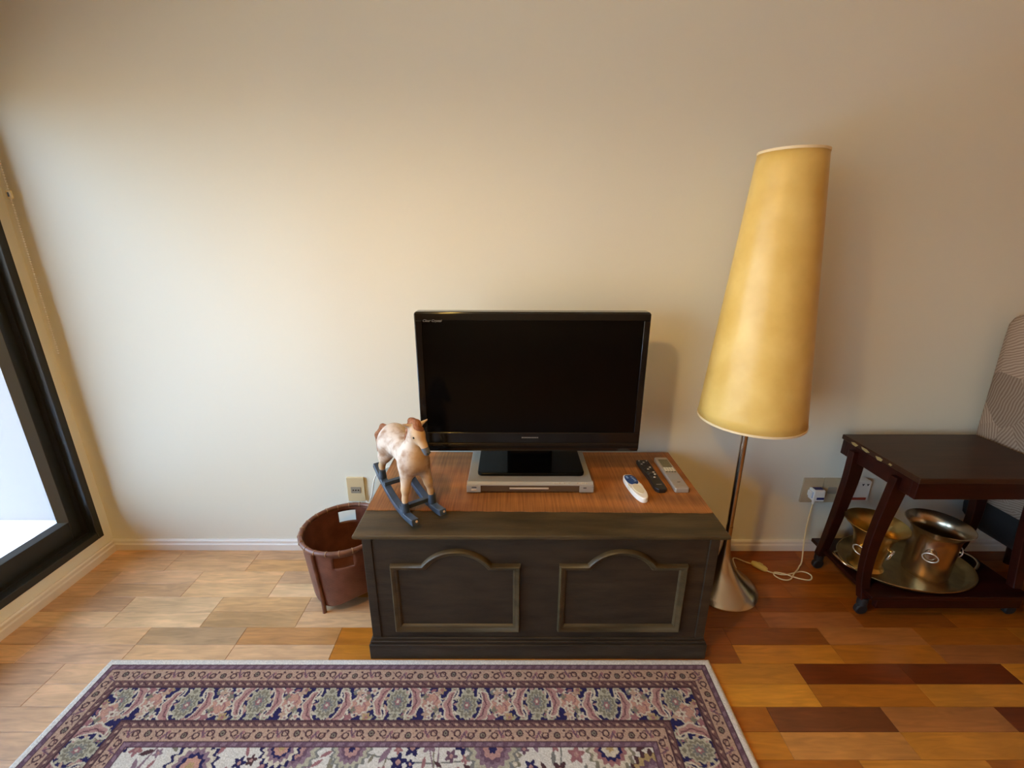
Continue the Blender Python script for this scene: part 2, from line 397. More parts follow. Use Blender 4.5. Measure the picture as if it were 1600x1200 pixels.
# ------------------------------------------------------------------ helpers: geometry
class MB:
    def __init__(self):
        self.v = []; self.f = []; self.uv = None
    def add(self, vs, fs):
        k = len(self.v)
        self.v += [tuple(p) for p in vs]
        self.f += [tuple(i + k for i in f) for f in fs]
        return self
    def box(self, x0, x1, y0, y1, z0, z1):
        p = [(x, y, z) for z in (z0, z1) for y in (y0, y1) for x in (x0, x1)]
        return self.add(p, [(0, 2, 3, 1), (4, 5, 7, 6), (0, 1, 5, 4), (2, 6, 7, 3), (0, 4, 6, 2), (1, 3, 7, 5)])
    def lathe(self, prof, n=40, c=(0, 0, 0), close=False, sx=1.0, sy=1.0):
        k = len(prof)
        p = []
        for i in range(n):
            a = 2 * math.pi * i / n
            for r, z in prof:
                p.append((c[0] + r * sx * math.cos(a), c[1] + r * sy * math.sin(a), c[2] + z))
        f = []
        m = k if close else k - 1
        for i in range(n):
            j = (i + 1) % n
            for q in range(m):
                q2 = (q + 1) % k
                f.append((i * k + q, j * k + q, j * k + q2, i * k + q2))
        return self.add(p, f)
    def tube(self, path, r, n=10, closed=False, caps=True):
        path = [Vector(p) for p in path]
        m = len(path)
        rs = r if isinstance(r, (list, tuple)) else [r] * m
        ref = None
        rings = []
        for i in range(m):
            a = path[(i - 1) % m] if (closed or i > 0) else path[i]
            b = path[(i + 1) % m] if (closed or i < m - 1) else path[i]
            d = (b - a).normalized()
            if ref is None:
                ref = d.orthogonal().normalized()
            ref = (ref - d * ref.dot(d)).normalized()
            bn = d.cross(ref)
            rings.append([path[i] + (ref * math.cos(2 * math.pi * k / n) + bn * math.sin(2 * math.pi * k / n)) * rs[i] for k in range(n)])
        vs = [p for q in rings for p in q]
        f = []
        for i in range(m if closed else m - 1):
            j = (i + 1) % m
            for k in range(n):
                k2 = (k + 1) % n
                f.append((i * n + k, i * n + k2, j * n + k2, j * n + k))
        if caps and not closed:
            f.append(tuple(range(n))[::-1]); f.append(tuple((m - 1) * n + k for k in range(n)))
        return self.add(vs, f)
    def prism(self, poly, a, b, axis='z'):
        n = len(poly)
        def mk(p, t):
            return {'z': (p[0], p[1], t), 'y': (p[0], t, p[1]), 'x': (t, p[0], p[1])}[axis]
        vs = [mk(p, a) for p in poly] + [mk(p, b) for p in poly]
        f = [tuple(range(n))[::-1], tuple(range(n, 2 * n))]
        for i in range(n):
            j = (i + 1) % n
            f.append((i, j, n + j, n + i))
        return self.add(vs, f)
    def sweep_rect(self, path, w, h, side=(0, 1, 0)):
        """a bar of rectangular section w (along side) by h along a path; w, h may be lists"""
        path = [Vector(p) for p in path]; m = len(path)
        ws = w if isinstance(w, (list, tuple)) else [w] * m
        hs = h if isinstance(h, (list, tuple)) else [h] * m
        s = Vector(side).normalized()
        vs = []
        for i in range(m):
            d = (path[min(i + 1, m - 1)] - path[max(i - 1, 0)]).normalized()
            n = d.cross(s).normalized()
            for (a, b) in ((-1, -1), (1, -1), (1, 1), (-1, 1)):
                vs.append(path[i] + s * (a * ws[i] / 2) + n * (b * hs[i] / 2))
        f = [(3, 2, 1, 0), tuple((m - 1) * 4 + k for k in range(4))]
        for i in range(m - 1):
            for k in range(4):
                k2 = (k + 1) % 4
                f.append((i * 4 + k, i * 4 + k2, (i + 1) * 4 + k2, (i + 1) * 4 + k))
        return self.add(vs, f)
    def xf(self, mat):
        self.v = [tuple(mat @ Vector(p)) for p in self.v]
        return self
    def mesh(self, name, mat, smooth=None):
        me = bpy.data.meshes.new(name)
        me.from_pydata(self.v, [], self.f)
        bm = bmesh.new(); bm.from_mesh(me)
        bmesh.ops.recalc_face_normals(bm, faces=bm.faces)
        bm.to_mesh(me); bm.free()
        if smooth is not None:
            me.polygons.foreach_set('use_smooth', [True] * len(me.polygons))
            me.set_sharp_from_angle(angle=R(smooth))
        if mat is not None:
            me.materials.append(MT[mat] if isinstance(mat, str) else mat)
        return me
    def build(self, name, mat, parent=None, smooth=None, bevel=0.0, seg=2):
        me = self.mesh(name, mat, smooth)
        o = link(name, me, parent)
        if bevel:
            b = o.modifiers.new('bevel', 'BEVEL'); b.width = bevel; b.segments = seg; b.limit_method = 'ANGLE'; b.angle_limit = R(40)
            me.polygons.foreach_set('use_smooth', [True] * len(me.polygons))
            if smooth is None:
                me.set_sharp_from_angle(angle=R(180))
                b.harden_normals = True
        return o

def link(name, me, parent=None):
    o = bpy.data.objects.new(name, me)
    COL.objects.link(o)
    if parent is not None:
        o.parent = parent
    return o

def tag(o, label=None, cat=None, group=None, kind=None):
    if label: o['label'] = label
    if cat: o['category'] = cat
    if group: o['group'] = group
    if kind: o['kind'] = kind
    return o

def thing(name, label, cat, loc=(0, 0, 0), rz=0.0, group=None):
    o = bpy.data.objects.new(name, None)
    COL.objects.link(o)
    o.empty_display_size = 0.05
    o.location = loc; o.rotation_euler = (0, 0, rz)
    return tag(o, label, cat, group)

def bez(p, n=12):
    """Catmull-Rom through the points"""
    p = [Vector(q) for q in p]
    out = []
    for i in range(len(p) - 1):
        a = p[max(i - 1, 0)]; b = p[i]; c = p[i + 1]; d = p[min(i + 2, len(p) - 1)]
        for k in range(n):
            t = k / n
            out.append(0.5 * ((2 * b) + (c - a) * t + (2 * a - 5 * b + 4 * c - d) * t * t + (3 * b - a - 3 * c + d) * t ** 3))
    out.append(p[-1])
    return out

def rrect(x0, x1, y0, y1, r, n=6):
    pts = []
    for cx, cy, a0 in ((x1 - r, y1 - r, 0), (x0 + r, y1 - r, 90), (x0 + r, y0 + r, 180), (x1 - r, y0 + r, 270)):
        for k in range(n + 1):
            a = R(a0 + 90 * k / n)
            pts.append((cx + r * math.cos(a), cy + r * math.sin(a)))
    return pts

# ------------------------------------------------------------------ the room
YW, XL, XR, YF, ZC = 1.84, -1.95, 4.2, -3.2, 2.55

# floor with its planks
fl = MB().box(XL - 0.02, XR, YF, YW + 0.02, -0.10, -0.012).build('floor', 'floor_gap')
tag(fl, 'polished orange-brown wooden plank floor', kind='structure')
PW, PL = 0.0782, 0.3755
pm = {}
def plank_mesh(l):
    k = round(l, 4)
    if k not in pm:
        b = 0.0009; g = 0.0004
        x0, x1, y0, y1 = g, l - g, -PW + g, -g
        m = MB()
        m.add([(x0, y0, -0.012), (x1, y0, -0.012), (x1, y1, -0.012), (x0, y1, -0.012),
               (x0, y0, -b), (x1, y0, -b), (x1, y1, -b), (x0, y1, -b),
               (x0 + b, y0 + b, 0), (x1 - b, y0 + b, 0), (x1 - b, y1 - b, 0), (x0 + b, y1 - b, 0)],
              [(0, 1, 5, 4), (1, 2, 6, 5), (2, 3, 7, 6), (3, 0, 4, 7), (4, 5, 9, 8), (5, 6, 10, 9), (6, 7, 11, 10), (7, 4, 8, 11), (8, 9, 10, 11)])
        pm[k] = m.mesh('plank', 'plank')
    return pm[k]
TONES = [(0.46, 0.160, 0.014), (0.50, 0.185, 0.018), (0.42, 0.135, 0.012), (0.53, 0.20, 0.022), (0.36, 0.105, 0.010), (0.47, 0.165, 0.014)]
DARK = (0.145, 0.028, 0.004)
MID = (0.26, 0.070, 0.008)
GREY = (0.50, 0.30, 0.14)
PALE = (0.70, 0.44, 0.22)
SPECIAL = {}
def sp(row, x, c): SPECIAL[(row, round((x - (-1.6 if row % 4 < 2 else -1.412)) / PL))] = c
# (row counted from the back wall, left end of the plank) as they lie in the room
sp(8, 1.028, DARK); sp(8, 1.404, DARK); sp(10, 0.841, (0.16, 0.046, 0.012)); sp(10, 1.59, DARK); sp(6, 0.841, MID); sp(6, 0.466, MID)
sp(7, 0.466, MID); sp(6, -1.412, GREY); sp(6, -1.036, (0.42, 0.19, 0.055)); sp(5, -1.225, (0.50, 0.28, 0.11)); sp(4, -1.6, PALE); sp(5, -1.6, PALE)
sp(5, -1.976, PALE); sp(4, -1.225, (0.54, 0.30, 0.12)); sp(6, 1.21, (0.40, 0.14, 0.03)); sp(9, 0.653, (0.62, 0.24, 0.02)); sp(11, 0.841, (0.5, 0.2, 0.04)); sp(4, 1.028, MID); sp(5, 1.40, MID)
sp(5, 0.653, MID); sp(4, 0.653, MID); sp(5, 1.028, (0.36, 0.12, 0.028)); sp(10, 1.216, (0.36, 0.13, 0.03))
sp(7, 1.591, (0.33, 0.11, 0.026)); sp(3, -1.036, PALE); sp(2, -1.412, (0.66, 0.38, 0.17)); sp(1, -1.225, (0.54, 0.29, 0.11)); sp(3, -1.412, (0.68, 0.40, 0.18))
NROW = 21
rng = random.Random(3)
count = 0
rest = MB(); rest_c = []
for row in range(int((YW - YF) / PW) + 1):
    y1 = YW - 0.003 - PW * row
    x0 = (-1.6 if row % 4 < 2 else -1.412)
    for k in range(-2, 17):
        a = x0 + k * PL; b = a + PL
        a = max(a, XL); b = min(b, XR)
        if b - a < 0.01 or y1 - PW < YF:
            continue
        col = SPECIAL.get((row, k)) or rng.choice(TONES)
        if (row, k) not in SPECIAL and a > 0.75 and row < 6:   # redder, darker planks: the corner's shade is put into their colour
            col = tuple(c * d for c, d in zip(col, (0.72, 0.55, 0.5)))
        if (row, k) not in SPECIAL and a < -0.75:      # planks by the door lightened: daylight glare put into their colour
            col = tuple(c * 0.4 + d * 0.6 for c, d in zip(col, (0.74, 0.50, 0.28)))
        j = rng.uniform(0.90, 1.10)
        near = row < NROW and a < 2.9 and count < 300
        if near:
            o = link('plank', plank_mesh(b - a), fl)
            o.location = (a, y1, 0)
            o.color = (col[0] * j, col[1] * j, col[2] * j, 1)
            count += 1
        else:
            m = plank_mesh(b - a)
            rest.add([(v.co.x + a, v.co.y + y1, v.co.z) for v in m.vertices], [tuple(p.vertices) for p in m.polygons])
ro = rest.build('distant_planks', 'plank', fl)
ro.color = (0.42, 0.165, 0.036, 1)
tag(ro, kind='stuff')

def struct(mb, name, mat, label=None, bevel=0.0, parent=None):
    o = mb.build(name, mat, parent, bevel=bevel)
    if parent is None:
        tag(o, label, kind='structure')
    return o

T = 0.18
struct(MB().box(XL - T, XR + T, YW, YW + T, -0.1, ZC), 'wall_back', 'wall', 'off-white painted wall behind the television')
OY0, OY1, OZ0, OZ1 = -2.6, 1.80, 0.105, 2.06
wl = MB()
wl.box(XL - T, XL, OY1, YW, -0.1, ZC)
wl.box(XL - T, XL, YF - T, OY0, -0.1, ZC)
wl.box(XL - T, XL, OY0, OY1, -0.1, OZ0)
wl.box(XL - T, XL, OY0, OY1, OZ1, ZC)
struct(wl, 'wall_left', 'wall', 'painted wall around the sliding glass door')
struct(MB().box(XR, XR + T, YF - T, YW, -0.1, ZC), 'wall_right', 'wall_room', 'painted wall on the shaded side of the room')
struct(MB().box(XL, XR, YF - T, YF, -0.1, ZC), 'wall_front', 'wall_room', 'painted wall facing the television')
struct(MB().box(XL - T, XR + T, YF - T, YW + T, ZC, ZC + 0.1), 'ceiling', 'ceiling', 'warm-tinted ceiling')

prof = [(0, 0), (0.016, 0), (0.016, 0.032), (0.012, 0.038), (0.012, 0.050), (0.007, 0.056), (0, 0.056)]
bb = MB().prism([(YW - p, z) for p, z in prof], XL, XR, 'x')
struct(bb, 'baseboard_back', 'trim', 'white skirting board along the back wall')
bl = MB().prism([(XL + p, z) for p, z in prof], YF, YW - 0.016, 'y')
struct(bl, 'baseboard_left', 'sill', 'white skirting board under the glass door')

# sliding glass door (window_1): frame, sash, bead, glass
wn = bpy.data.objects.new('window_1', None); COL.objects.link(wn)
wn.location = (XL, 0, 0)
tag(wn, 'large sliding glass door with a dark metal frame', kind='structure')
def ring(mb, x0, x1, y0, y1, z0, z1, wv, wt, wb):
    mb.box(x0, x1, y0, y0 + wv, z0, z1); mb.box(x0, x1, y1 - wv, y1, z0, z1)
    mb.box(x0, x1, y0 + wv, y1 - wv, z0, z0 + wb); mb.box(x0, x1, y0 + wv, y1 - wv, z1 - wt, z1)
    return mb
ring(MB(), -0.13, 0.004, OY0, OY1, OZ0, OZ1, 0.030, 0.030, 0.034).build('outer_frame', 'frame', wn, bevel=0.003)
ring(MB(), -0.13, -0.030, OY0 + .028, OY1 - .028, OZ0 + .032, OZ1 - .028, 0.010, 0.010, 0.012).build('track_groove', 'black_rubber', wn)
def sash(y0, y1, xo):
    s = ring(MB(), xo - 0.050, xo, y0, y1, OZ0 + 0.036, OZ1 - 0.03, 0.052, 0.052, 0.092).build('sash', 'frame', wn, bevel=0.004)
    z0, z1 = OZ0 + 0.128, OZ1 - 0.082
    ya, yb = y0 + 0.052, y1 - 0.052
    q = MB()
    # sloping glazing bead all round the pane
    o_ = [(ya, z0), (yb, z0), (yb, z1), (ya, z1)]
    i_ = [(ya + .022, z0 + .010), (yb - .022, z0 + .010), (yb - .022, z1 - .010), (ya + .022, z1 - .010)]
    vs = [(xo, *p) for p in o_] + [(xo - 0.028, *p) for p in i_] + [(xo - 0.034, *p) for p in o_]
    fs = []
    for k in range(4):
        j = (k + 1) % 4
        fs += [(k, j, 4 + j, 4 + k), (4 + k, 4 + j, 8 + j, 8 + k)]
    q.add(vs, fs).build('glazing_bead', 'bead', s)
    MB().box(xo - 0.034, xo - 0.029, ya, yb, z0, z1).build('pane', 'glass', s)
sash(0.20, OY1 - 0.026, -0.055)
sash(-1.20, 0.26, -0.105)
sash(OY0 + 0.032, -1.14, -0.055)

# balcony outside
struct(MB().box(-4.4, XL - T, -5.0, 2.2, -0.14, -0.03), 'balcony_floor', 'balcony', 'sunlit pale balcony floor outside the door')
struct(MB().box(-4.4, XL - T, 1.99, 2.2, -0.03, 2.7), 'balcony_wall', 'balcony_wall', 'pale wall at the end of the balcony')
struct(MB().box(-4.4, XL - T, 1.975, 1.99, -0.03, 0.055), 'trim_1', 'balcony_skirt', 'low skirting at the foot of the balcony wall')

# ------------------------------------------------------------------ rug
RX0, RX1, RY1, RY0 = -1.443, 0.724, 1.222, -0.30
def build_rug():
    xs = np.linspace(RX0, RX1, 868)
    ys = np.concatenate([np.linspace(RY1, 0.80, 190), np.linspace(0.795, RY0, 170)])
    X, Y = np.meshgrid(xs, ys)
    C = paint_rug(X, Y)
    rngn = np.random.default_rng(1)
    d = np.minimum.reduce([X - RX0, RX1 - X, Y - RY0, RY1 - Y])
    Z = 0.0095 * np.clip(1 - np.exp(-(d + 0.002) / 0.004), 0, 1) + rngn.normal(size=X.shape) * 0.00025
    ny, nx = X.shape
    co = np.stack([X, Y, Z], -1).reshape(-1, 3)
    i = np.arange(ny * nx).reshape(ny, nx)
    q = np.stack([i[:-1, :-1], i[1:, :-1], i[1:, 1:], i[:-1, 1:]], -1).reshape(-1, 4)
    # skirt down to the floor
    edge = np.concatenate([i[0, :], i[1:, -1], i[-1, -2::-1], i[-2:0:-1, 0]])
    low = co[edge].copy(); low[:, 2] = 0.0008
    k = np.arange(len(edge)) + len(co); k2 = np.roll(k, -1); e2 = np.roll(edge, -1)
    q = np.concatenate([q, np.stack([edge, e2, k2, k], -1)])
    co = np.concatenate([co, low]); col = np.concatenate([C.reshape(-1, 3), C.reshape(-1, 3)[edge]])
    me = bpy.data.meshes.new('rug_pile')
    me.vertices.add(len(co)); me.vertices.foreach_set('co', co.astype(np.float32).ravel())
    me.loops.add(len(q) * 4); me.loops.foreach_set('vertex_index', q.astype(np.int32).ravel())
    me.polygons.add(len(q))
    me.polygons.foreach_set('loop_start', np.arange(0, len(q) * 4, 4, dtype=np.int32))
    me.update(calc_edges=True)
    at = me.color_attributes.new('pattern', 'FLOAT_COLOR', 'POINT')
    at.data.foreach_set('color', np.concatenate([col, np.ones((len(col), 1))], 1).astype(np.float32).ravel())
    me.polygons.foreach_set('use_smooth', np.ones(len(q), dtype=bool))
    me.materials.append(MT['rug'])
    return me

def srgb(*c):
    return np.array([((x / 255) / 12.92 if x / 255 < .04045 else ((x / 255 + .055) / 1.055) ** 2.4) for x in c])
K = dict(cream=srgb(186, 170, 144), white=srgb(192, 181, 163), pink=srgb(160, 120, 108), rose=srgb(138, 94, 90), olive=srgb(118, 108, 88),
         grey=srgb(112, 107, 98), navy=srgb(40, 35, 68), guard=srgb(106, 76, 70), dark=srgb(74, 50, 50), beige=srgb(166, 134, 110),
         purple=srgb(98, 72, 80), mauve=srgb(124, 98, 102), gold=srgb(156, 130, 86), peach=srgb(172, 128, 106), pale=srgb(160, 150, 124), edge=srgb(206, 196, 180))

def paint_rug(X, Y):
    C = np.empty(X.shape + (3,)); C[:] = K['white']
    dl, dr, db, df = X - RX0, RX1 - X, RY1 - Y, Y - RY0
    D = np.stack([db, dl, dr, df]); side = D.argmin(0); d = D.min(0)
    cx, cy = (RX0 + RX1) / 2 - 0.009, (RY0 + RY1) / 2
    s = np.where((side == 0) | (side == 3), X - cx, Y - cy) + 10 * 0.4572
    def put(mask, c): C[mask] = K[c] if isinstance(c, str) else c
    def band(a, b): return (d >= a) & (d < b)
    def scal(u, v, r, n, amp, ph=0.0):
        return np.hypot(u, v) < r * (1 + amp * np.cos(n * np.arctan2(v, u) + ph))
    # ---- field
    fld = d >= 0.296
    put(fld, 'white')
    u, v = X - cx, Y - cy
    rg = random.Random(11)
    # winding stems
    for k in range(26):
        a = rg.uniform(0, 6.28); f = rg.uniform(5, 9); ph = rg.uniform(0, 6.28); off = rg.uniform(-0.85, 0.85)
        w = v - (off + 0.0) - 0.05 * np.sin(f * u + ph)
        if k % 2: w = u - off - 0.05 * np.sin(f * v + ph)
        put(fld & (np.abs(w) < 0.0022), rg.choice(['mauve', 'grey', 'olive']))
    pts = []
    for k in range(4200):
        px, py = rg.uniform(RX0 + .29, RX1 - .29), rg.uniform(RY0 + .3, RY1 - 0.285)
        r = rg.choice([0.062, 0.045, 0.03, 0.02, 0.02, 0.015, 0.013] if k < 700 else [0.03, 0.02, 0.016, 0.013, 0.011])
        if all(math.hypot(px - a, py - b) > (r + c) * 1.04 for a, b, c in pts):
            pts.append((px, py, r))
    pts += [(-0.86 + 0.18, RY1 - 0.296, 0.05), (-0.05, RY1 - 0.30, 0.066), (0.30, RY1 - .297, 0.06), (-0.47, RY1 - .3, .05)]
    for px, py, r in pts:
        bx = (np.abs(X - px) < r * 1.6) & (np.abs(Y - py) < r * 1.6) & fld
        iy, ix = np.where(bx)
        if len(iy) == 0: continue
        a, b = X[iy, ix] - px, Y[iy, ix] - py
        th = rg.uniform(0, 6.28)
        def putl(m, c): C[iy[m], ix[m]] = K[c]
        if r > 0.04:
            pal = rg.choice([['olive', 'cream', 'rose', 'navy', 'cream', 'gold'], ['dark', 'gold', 'purple', 'mauve', 'cream', 'rose'], ['grey', 'pale', 'mauve', 'purple', 'pink', 'navy'], ['navy', 'cream', 'mauve', 'navy', 'peach', 'gold']])
            for q, (fr, n_) in enumerate(((1.15, 18), (1.0, 16), (0.78, 14), (0.58, 12), (0.42, 8), (0.18, 6))):
                putl(scal(a, b, r * fr, n_, 0.09 if q < 5 else .2, th), pal[q])
        elif r > 0.025:
            pal = rg.choice([['navy', 'gold', 'cream'], ['rose', 'pink', 'cream'], ['dark', 'mauve', 'gold'], ['olive', 'pale', 'rose']])
            n_ = rg.choice([5, 6, 8])
            putl(scal(a, b, r * 1.1, n_, 0.22, th), pal[0]); putl(scal(a, b, r * 0.8, n_, 0.22, th), pal[1]); putl(np.hypot(a, b) < r * 0.25, pal[2])
        else:
            if rg.random() < 0.5:
                c_, s_ = math.cos(th), math.sin(th)
                p, q = a * c_ + b * s_, -a * s_ + b * c_
                putl((np.abs(p) < r * 1.4) & (np.abs(q) < r * 0.45 * (1 - (p / r / 1.4) ** 2)), rg.choice(['olive', 'rose', 'dark', 'grey', 'mauve']))
            else:
                putl(scal(a, b, r, 5, 0.3, th), rg.choice(['rose', 'purple', 'dark', 'mauve', 'navy'])); putl(np.hypot(a, b) < r * 0.35, 'pink')
    # ---- plain cream edge
    put(d < 0.024, 'edge')
    # ---- purple guard stripes
    for a, b in ((0.024, 0.044), (0.277, 0.296)):
        m = band(a, b); put(m, 'purple')
        p = (s % 0.032) / 0.032; w = (d - a) / (b - a)
        put(m & (w > .25) & (w < .75) & (np.abs(p - 0.5 + 0.35 * (w - .5)) < 0.24), 'mauve')
        put(m & (w < .12), 'dark'); put(m & (w > .9), 'dark')
    # ---- brown guard stripes with pale dots
    for a, b in ((0.084, 0.107), (0.219, 0.240)):
        m = band(a, b); put(m, 'guard')
        p = (s % 0.028) - 0.014; w = d - (a + b) / 2
        put(m & (np.abs(w - 0.0045 * np.sin(s / 0.028 * math.pi * 2)) < 0.0022), 'dark')
        put(m & (np.hypot(p * 0.8, w) < 0.0040), 'beige')
        put(m & ((d < a + .003) | (d > b - .003)), 'dark')
    # ---- beige scroll borders
    for a, b in ((0.044, 0.084), (0.240, 0.277)):
        m = band(a, b); put(m, 'beige')
        wd = b - a; per = 0.1143
        p = (s % per) - per / 2; w = (d - (a + b) / 2)
        flip = np.where(((s // per) % 2) < 1, 1.0, -1.0); w = w * flip
        # scrolls: two hooks either side of a dark rosette
        vine = np.abs(w - 0.010 * np.sin(p / per * 4 * math.pi)) < 0.0022
        put(m & vine & (np.abs(p) > 0.016), 'guard')
        for sx_ in (-1, 1):
            h = np.abs(np.hypot(p - sx_ * 0.036, w - 0.003) - 0.009) < 0.0024
            put(m & h & (w > -0.006), 'dark')
            put(m & (np.hypot(p - sx_ * 0.022, w + 0.011) < 0.0038), 'dark')
            put(m & (np.hypot(p - sx_ * 0.052, w + 0.006) < 0.005), 'rose')
            put(m & (np.abs(p - sx_ * 0.055 - 0.4 * w) < 0.002) & (w < .012), 'purple')
        rr = np.hypot(p, w - 0.003)
        put(m & (rr < 0.0105), 'dark'); put(m & (rr < 0.0062), 'olive'); put(m & (rr < .003), 'dark')
    # ---- navy main border
    m = band(0.107, 0.219); put(m, 'navy')
    per = 0.4572
    # small leaves and blossoms scattered through the navy ground, repeating with the motif
    sp_ = s % per
    rg2 = random.Random(5)
    for k in range(150):
        ps, pd_ = rg2.uniform(0, per), rg2.uniform(0.111, 0.215)
        th = rg2.uniform(0, 6.28); c_, s_ = math.cos(th), math.sin(th)
        du = (sp_ - ps + per / 2) % per - per / 2; dv_ = d - pd_
        a_, b_ = du * c_ + dv_ * s_, -du * s_ + dv_ * c_
        ln = rg2.uniform(0.007, 0.013)
        bend = b_ - 12 * a_ * a_ * rg2.choice((-1, 1))
        put(m & (np.abs(a_) < ln) & (np.abs(bend) < 0.0036 * (1 - (a_ / ln) ** 2) + 0.0008), rg2.choice(['cream', 'pink', 'olive', 'pale', 'rose', 'beige', 'cream', 'grey']))
    for half in (0, 1):
        for (c0, kind) in ((0.0, 'palm'), (0.1143, 'rose')):
            q = ((s - c0 - half * per / 2 + per / 2) % per) - per / 2
            w = (d - 0.163) * (1 if half == 0 else -1)
            if kind == 'palm':
                for sg in (-1, 1):       # outer vine and bracts
                    put(m & (np.abs(np.hypot((q - sg * 0.066) * 0.9, w - 0.038) - 0.030) < 0.0028) & (w > 0.012), 'cream')
                    put(m & scal(q - sg * 0.046, w - 0.045, 0.011, 5, .25), 'pale'); put(m & (np.hypot(q - sg * 0.046, w - 0.045) < .004), 'rose')
                    put(m & scal(q - sg * 0.086, w + 0.042, 0.012, 5, .3), 'cream'); put(m & (np.hypot(q - sg * .086, w + .042) < .0055), 'pink')
                    put(m & scal(q - sg * 0.098, w - 0.035, 0.010, 4, .3), 'beige')
                    put(m & scal(q - sg * 0.066, w - 0.012, 0.008, 3, .4, sg), 'pale')
                # wings: scalloped crescents
                ang = np.arctan2(w + 0.004, np.abs(q)); rad = np.hypot(q, (w + 0.004) * 1.05)
                scl = 0.0035 * np.cos(ang * 11)
                wing = (rad < 0.079 + scl - .018 * np.clip(np.abs(ang + .2) - .5, 0, 1)) & (rad > 0.046 + 0.014 * np.clip(np.abs(ang + .2) - .2, 0, 1)) & (ang > -1.15) & (ang < 0.85)
                put(m & wing, 'cream')
                wing2 = (rad < 0.074 + scl - .018 * np.clip(np.abs(ang + .2) - .5, 0, 1)) & (rad > 0.050 + 0.014 * np.clip(np.abs(ang + .2) - .2, 0, 1)) & (ang > -1.05) & (ang < 0.75)
                put(m & wing2, 'pink'); put(m & wing2 & (np.abs(rad - 0.060) < 0.003), 'rose'); put(m & wing2 & (np.abs(rad - 0.060 - scl) < 0.001), 'dark')
                # palmette
                el = np.hypot(q / 0.034, (w + 0.006) / 0.044); an = np.arctan2((w + .006) / .044, q / .034)
                put(m & (el < 1.0 + 0.07 * np.cos(12 * an)), 'pale')
                put(m & (el < 0.82 + 0.08 * np.cos(12 * an)), 'olive')
                put(m & (el < 0.60 + 0.1 * np.cos(10 * an + .3)), 'pale')
                put(m & (el < 0.50 + 0.1 * np.cos(10 * an + .3)), 'grey')
                put(m & (el < 0.26 + .06 * np.cos(6 * an)), 'rose'); put(m & (el < 0.12), 'cream')
                put(m & scal(q, w - 0.040, 0.014, 6, .22), 'pale'); put(m & (np.hypot(q, w - .040) < .007), 'olive')
            else:
                a_, b_ = q + 0.004, w + 0.002 * 0
                put(m & scal(a_, b_ + .004, 0.033, 9, 0.10), 'cream')
                put(m & scal(a_, b_ + .004, 0.029, 9, 0.10), 'peach')
                put(m & scal(a_, b_ + .004, 0.029, 9, 0.10) & (np.abs(np.hypot(a_, b_ + .016) - .018) < .0022), 'rose')
                put(m & scal(a_ + .004, b_ - .008, 0.018, 6, 0.30), 'pink')
                put(m & scal(a_ + .004, b_ - .008, 0.013, 6, 0.35), 'cream')
                put(m & (np.hypot(a_ + .004, b_ - .008) < .0045), 'guard')
                put(m & scal(a_ - .018, b_ - .020, 0.009, 4, .3), 'olive'); put(m & scal(a_ + .022, b_ + .022, 0.009, 4, .3), 'olive')
                put(m & scal(a_, b_ - 0.046, 0.009, 5, .25), 'cream'); put(m & (np.hypot(a_, b_ - .046) < .004), 'mauve')
                put(m & scal(a_ + .03, b_ + .046, 0.012, 5, .3), 'rose'); put(m & scal(a_ - .03, b_ + .045, 0.012, 5, .3), 'gold')
                put(m & scal(a_ - .03, b_ + .045, 0.006, 5, .3), 'rose')
    put(m & ((d < 0.110) | (d > 0.216)), 'dark')
    C *= np.random.default_rng(4).uniform(0.82, 1.16, X.shape)[..., None]
    return C
rug = link('rug', build_rug())
tag(rug, 'patterned oriental rug with floral navy border lying before the chest', 'rug')

# ------------------------------------------------------------------ chest
ch = thing('storage_chest', 'dark stained wooden blanket chest with two arched front panels', 'chest', (0.10, 1.525, 0))
def L(x0, x1, y0, y1, z0, z1): return (x0 - 0.10, x1 - 0.10, y0 - 1.525, y1 - 1.525, z0, z1)
MB().box(*L(-0.490, 0.697, 1.243, 1.795, 0.02, 0.512)).build('body', 'chest', ch, bevel=0.003)
p = MB()
p.box(*L(-0.508, 0.713, 1.228, 1.800, 0, 0.066))
p.box(*L(-0.503, 0.708, 1.233, 1.798, 0.066, 0.078))
p.box(*L(-0.497, 0.703, 1.238, 1.797, 0.078, 0.090))
p.build('plinth', 'chest', ch, bevel=0.003)
for x0, x1 in ((-0.494, -0.462), (0.668, 0.701)):
    MB().box(*L(x0, x1, 1.2375, 1.30, 0.09, 0.510)).build('corner_post', 'chest', ch, bevel=0.003)
lid = MB()
lp = []
for (ex, z) in ((0.0, 0.5125), (0.006, 0.514), (0.009, 0.519), (0.018, 0.524), (0.023, 0.530), (0.023, 0.537), (0.020, 0.541)):
    lp.append((ex, z))
x0, x1, y0, y1 = -0.492, 0.698, 1.237, 1.795
vs = []; fs = []
for ex, z in lp:
    yb = y1 + min(ex, 0.020)
    vs += [(x0 - ex - .1, y0 - ex - 1.525, z), (x1 + ex - .1, y0 - ex - 1.525, z), (x1 + ex - .1, yb - 1.525, z), (x0 - ex - .1, yb - 1.525, z)]
for i in range(len(lp) - 1):
    for k in range(4):
        j = (k + 1) % 4
        fs.append((i * 4 + k, i * 4 + j, i * 4 + 4 + j, i * 4 + 4 + k))
n = len(lp) - 1
fs += [(3, 2, 1, 0), (n * 4, n * 4 + 1, n * 4 + 2, n * 4 + 3)]
lid.add(vs, fs).build('lid', 'chest_lid', ch, bevel=0.0015)

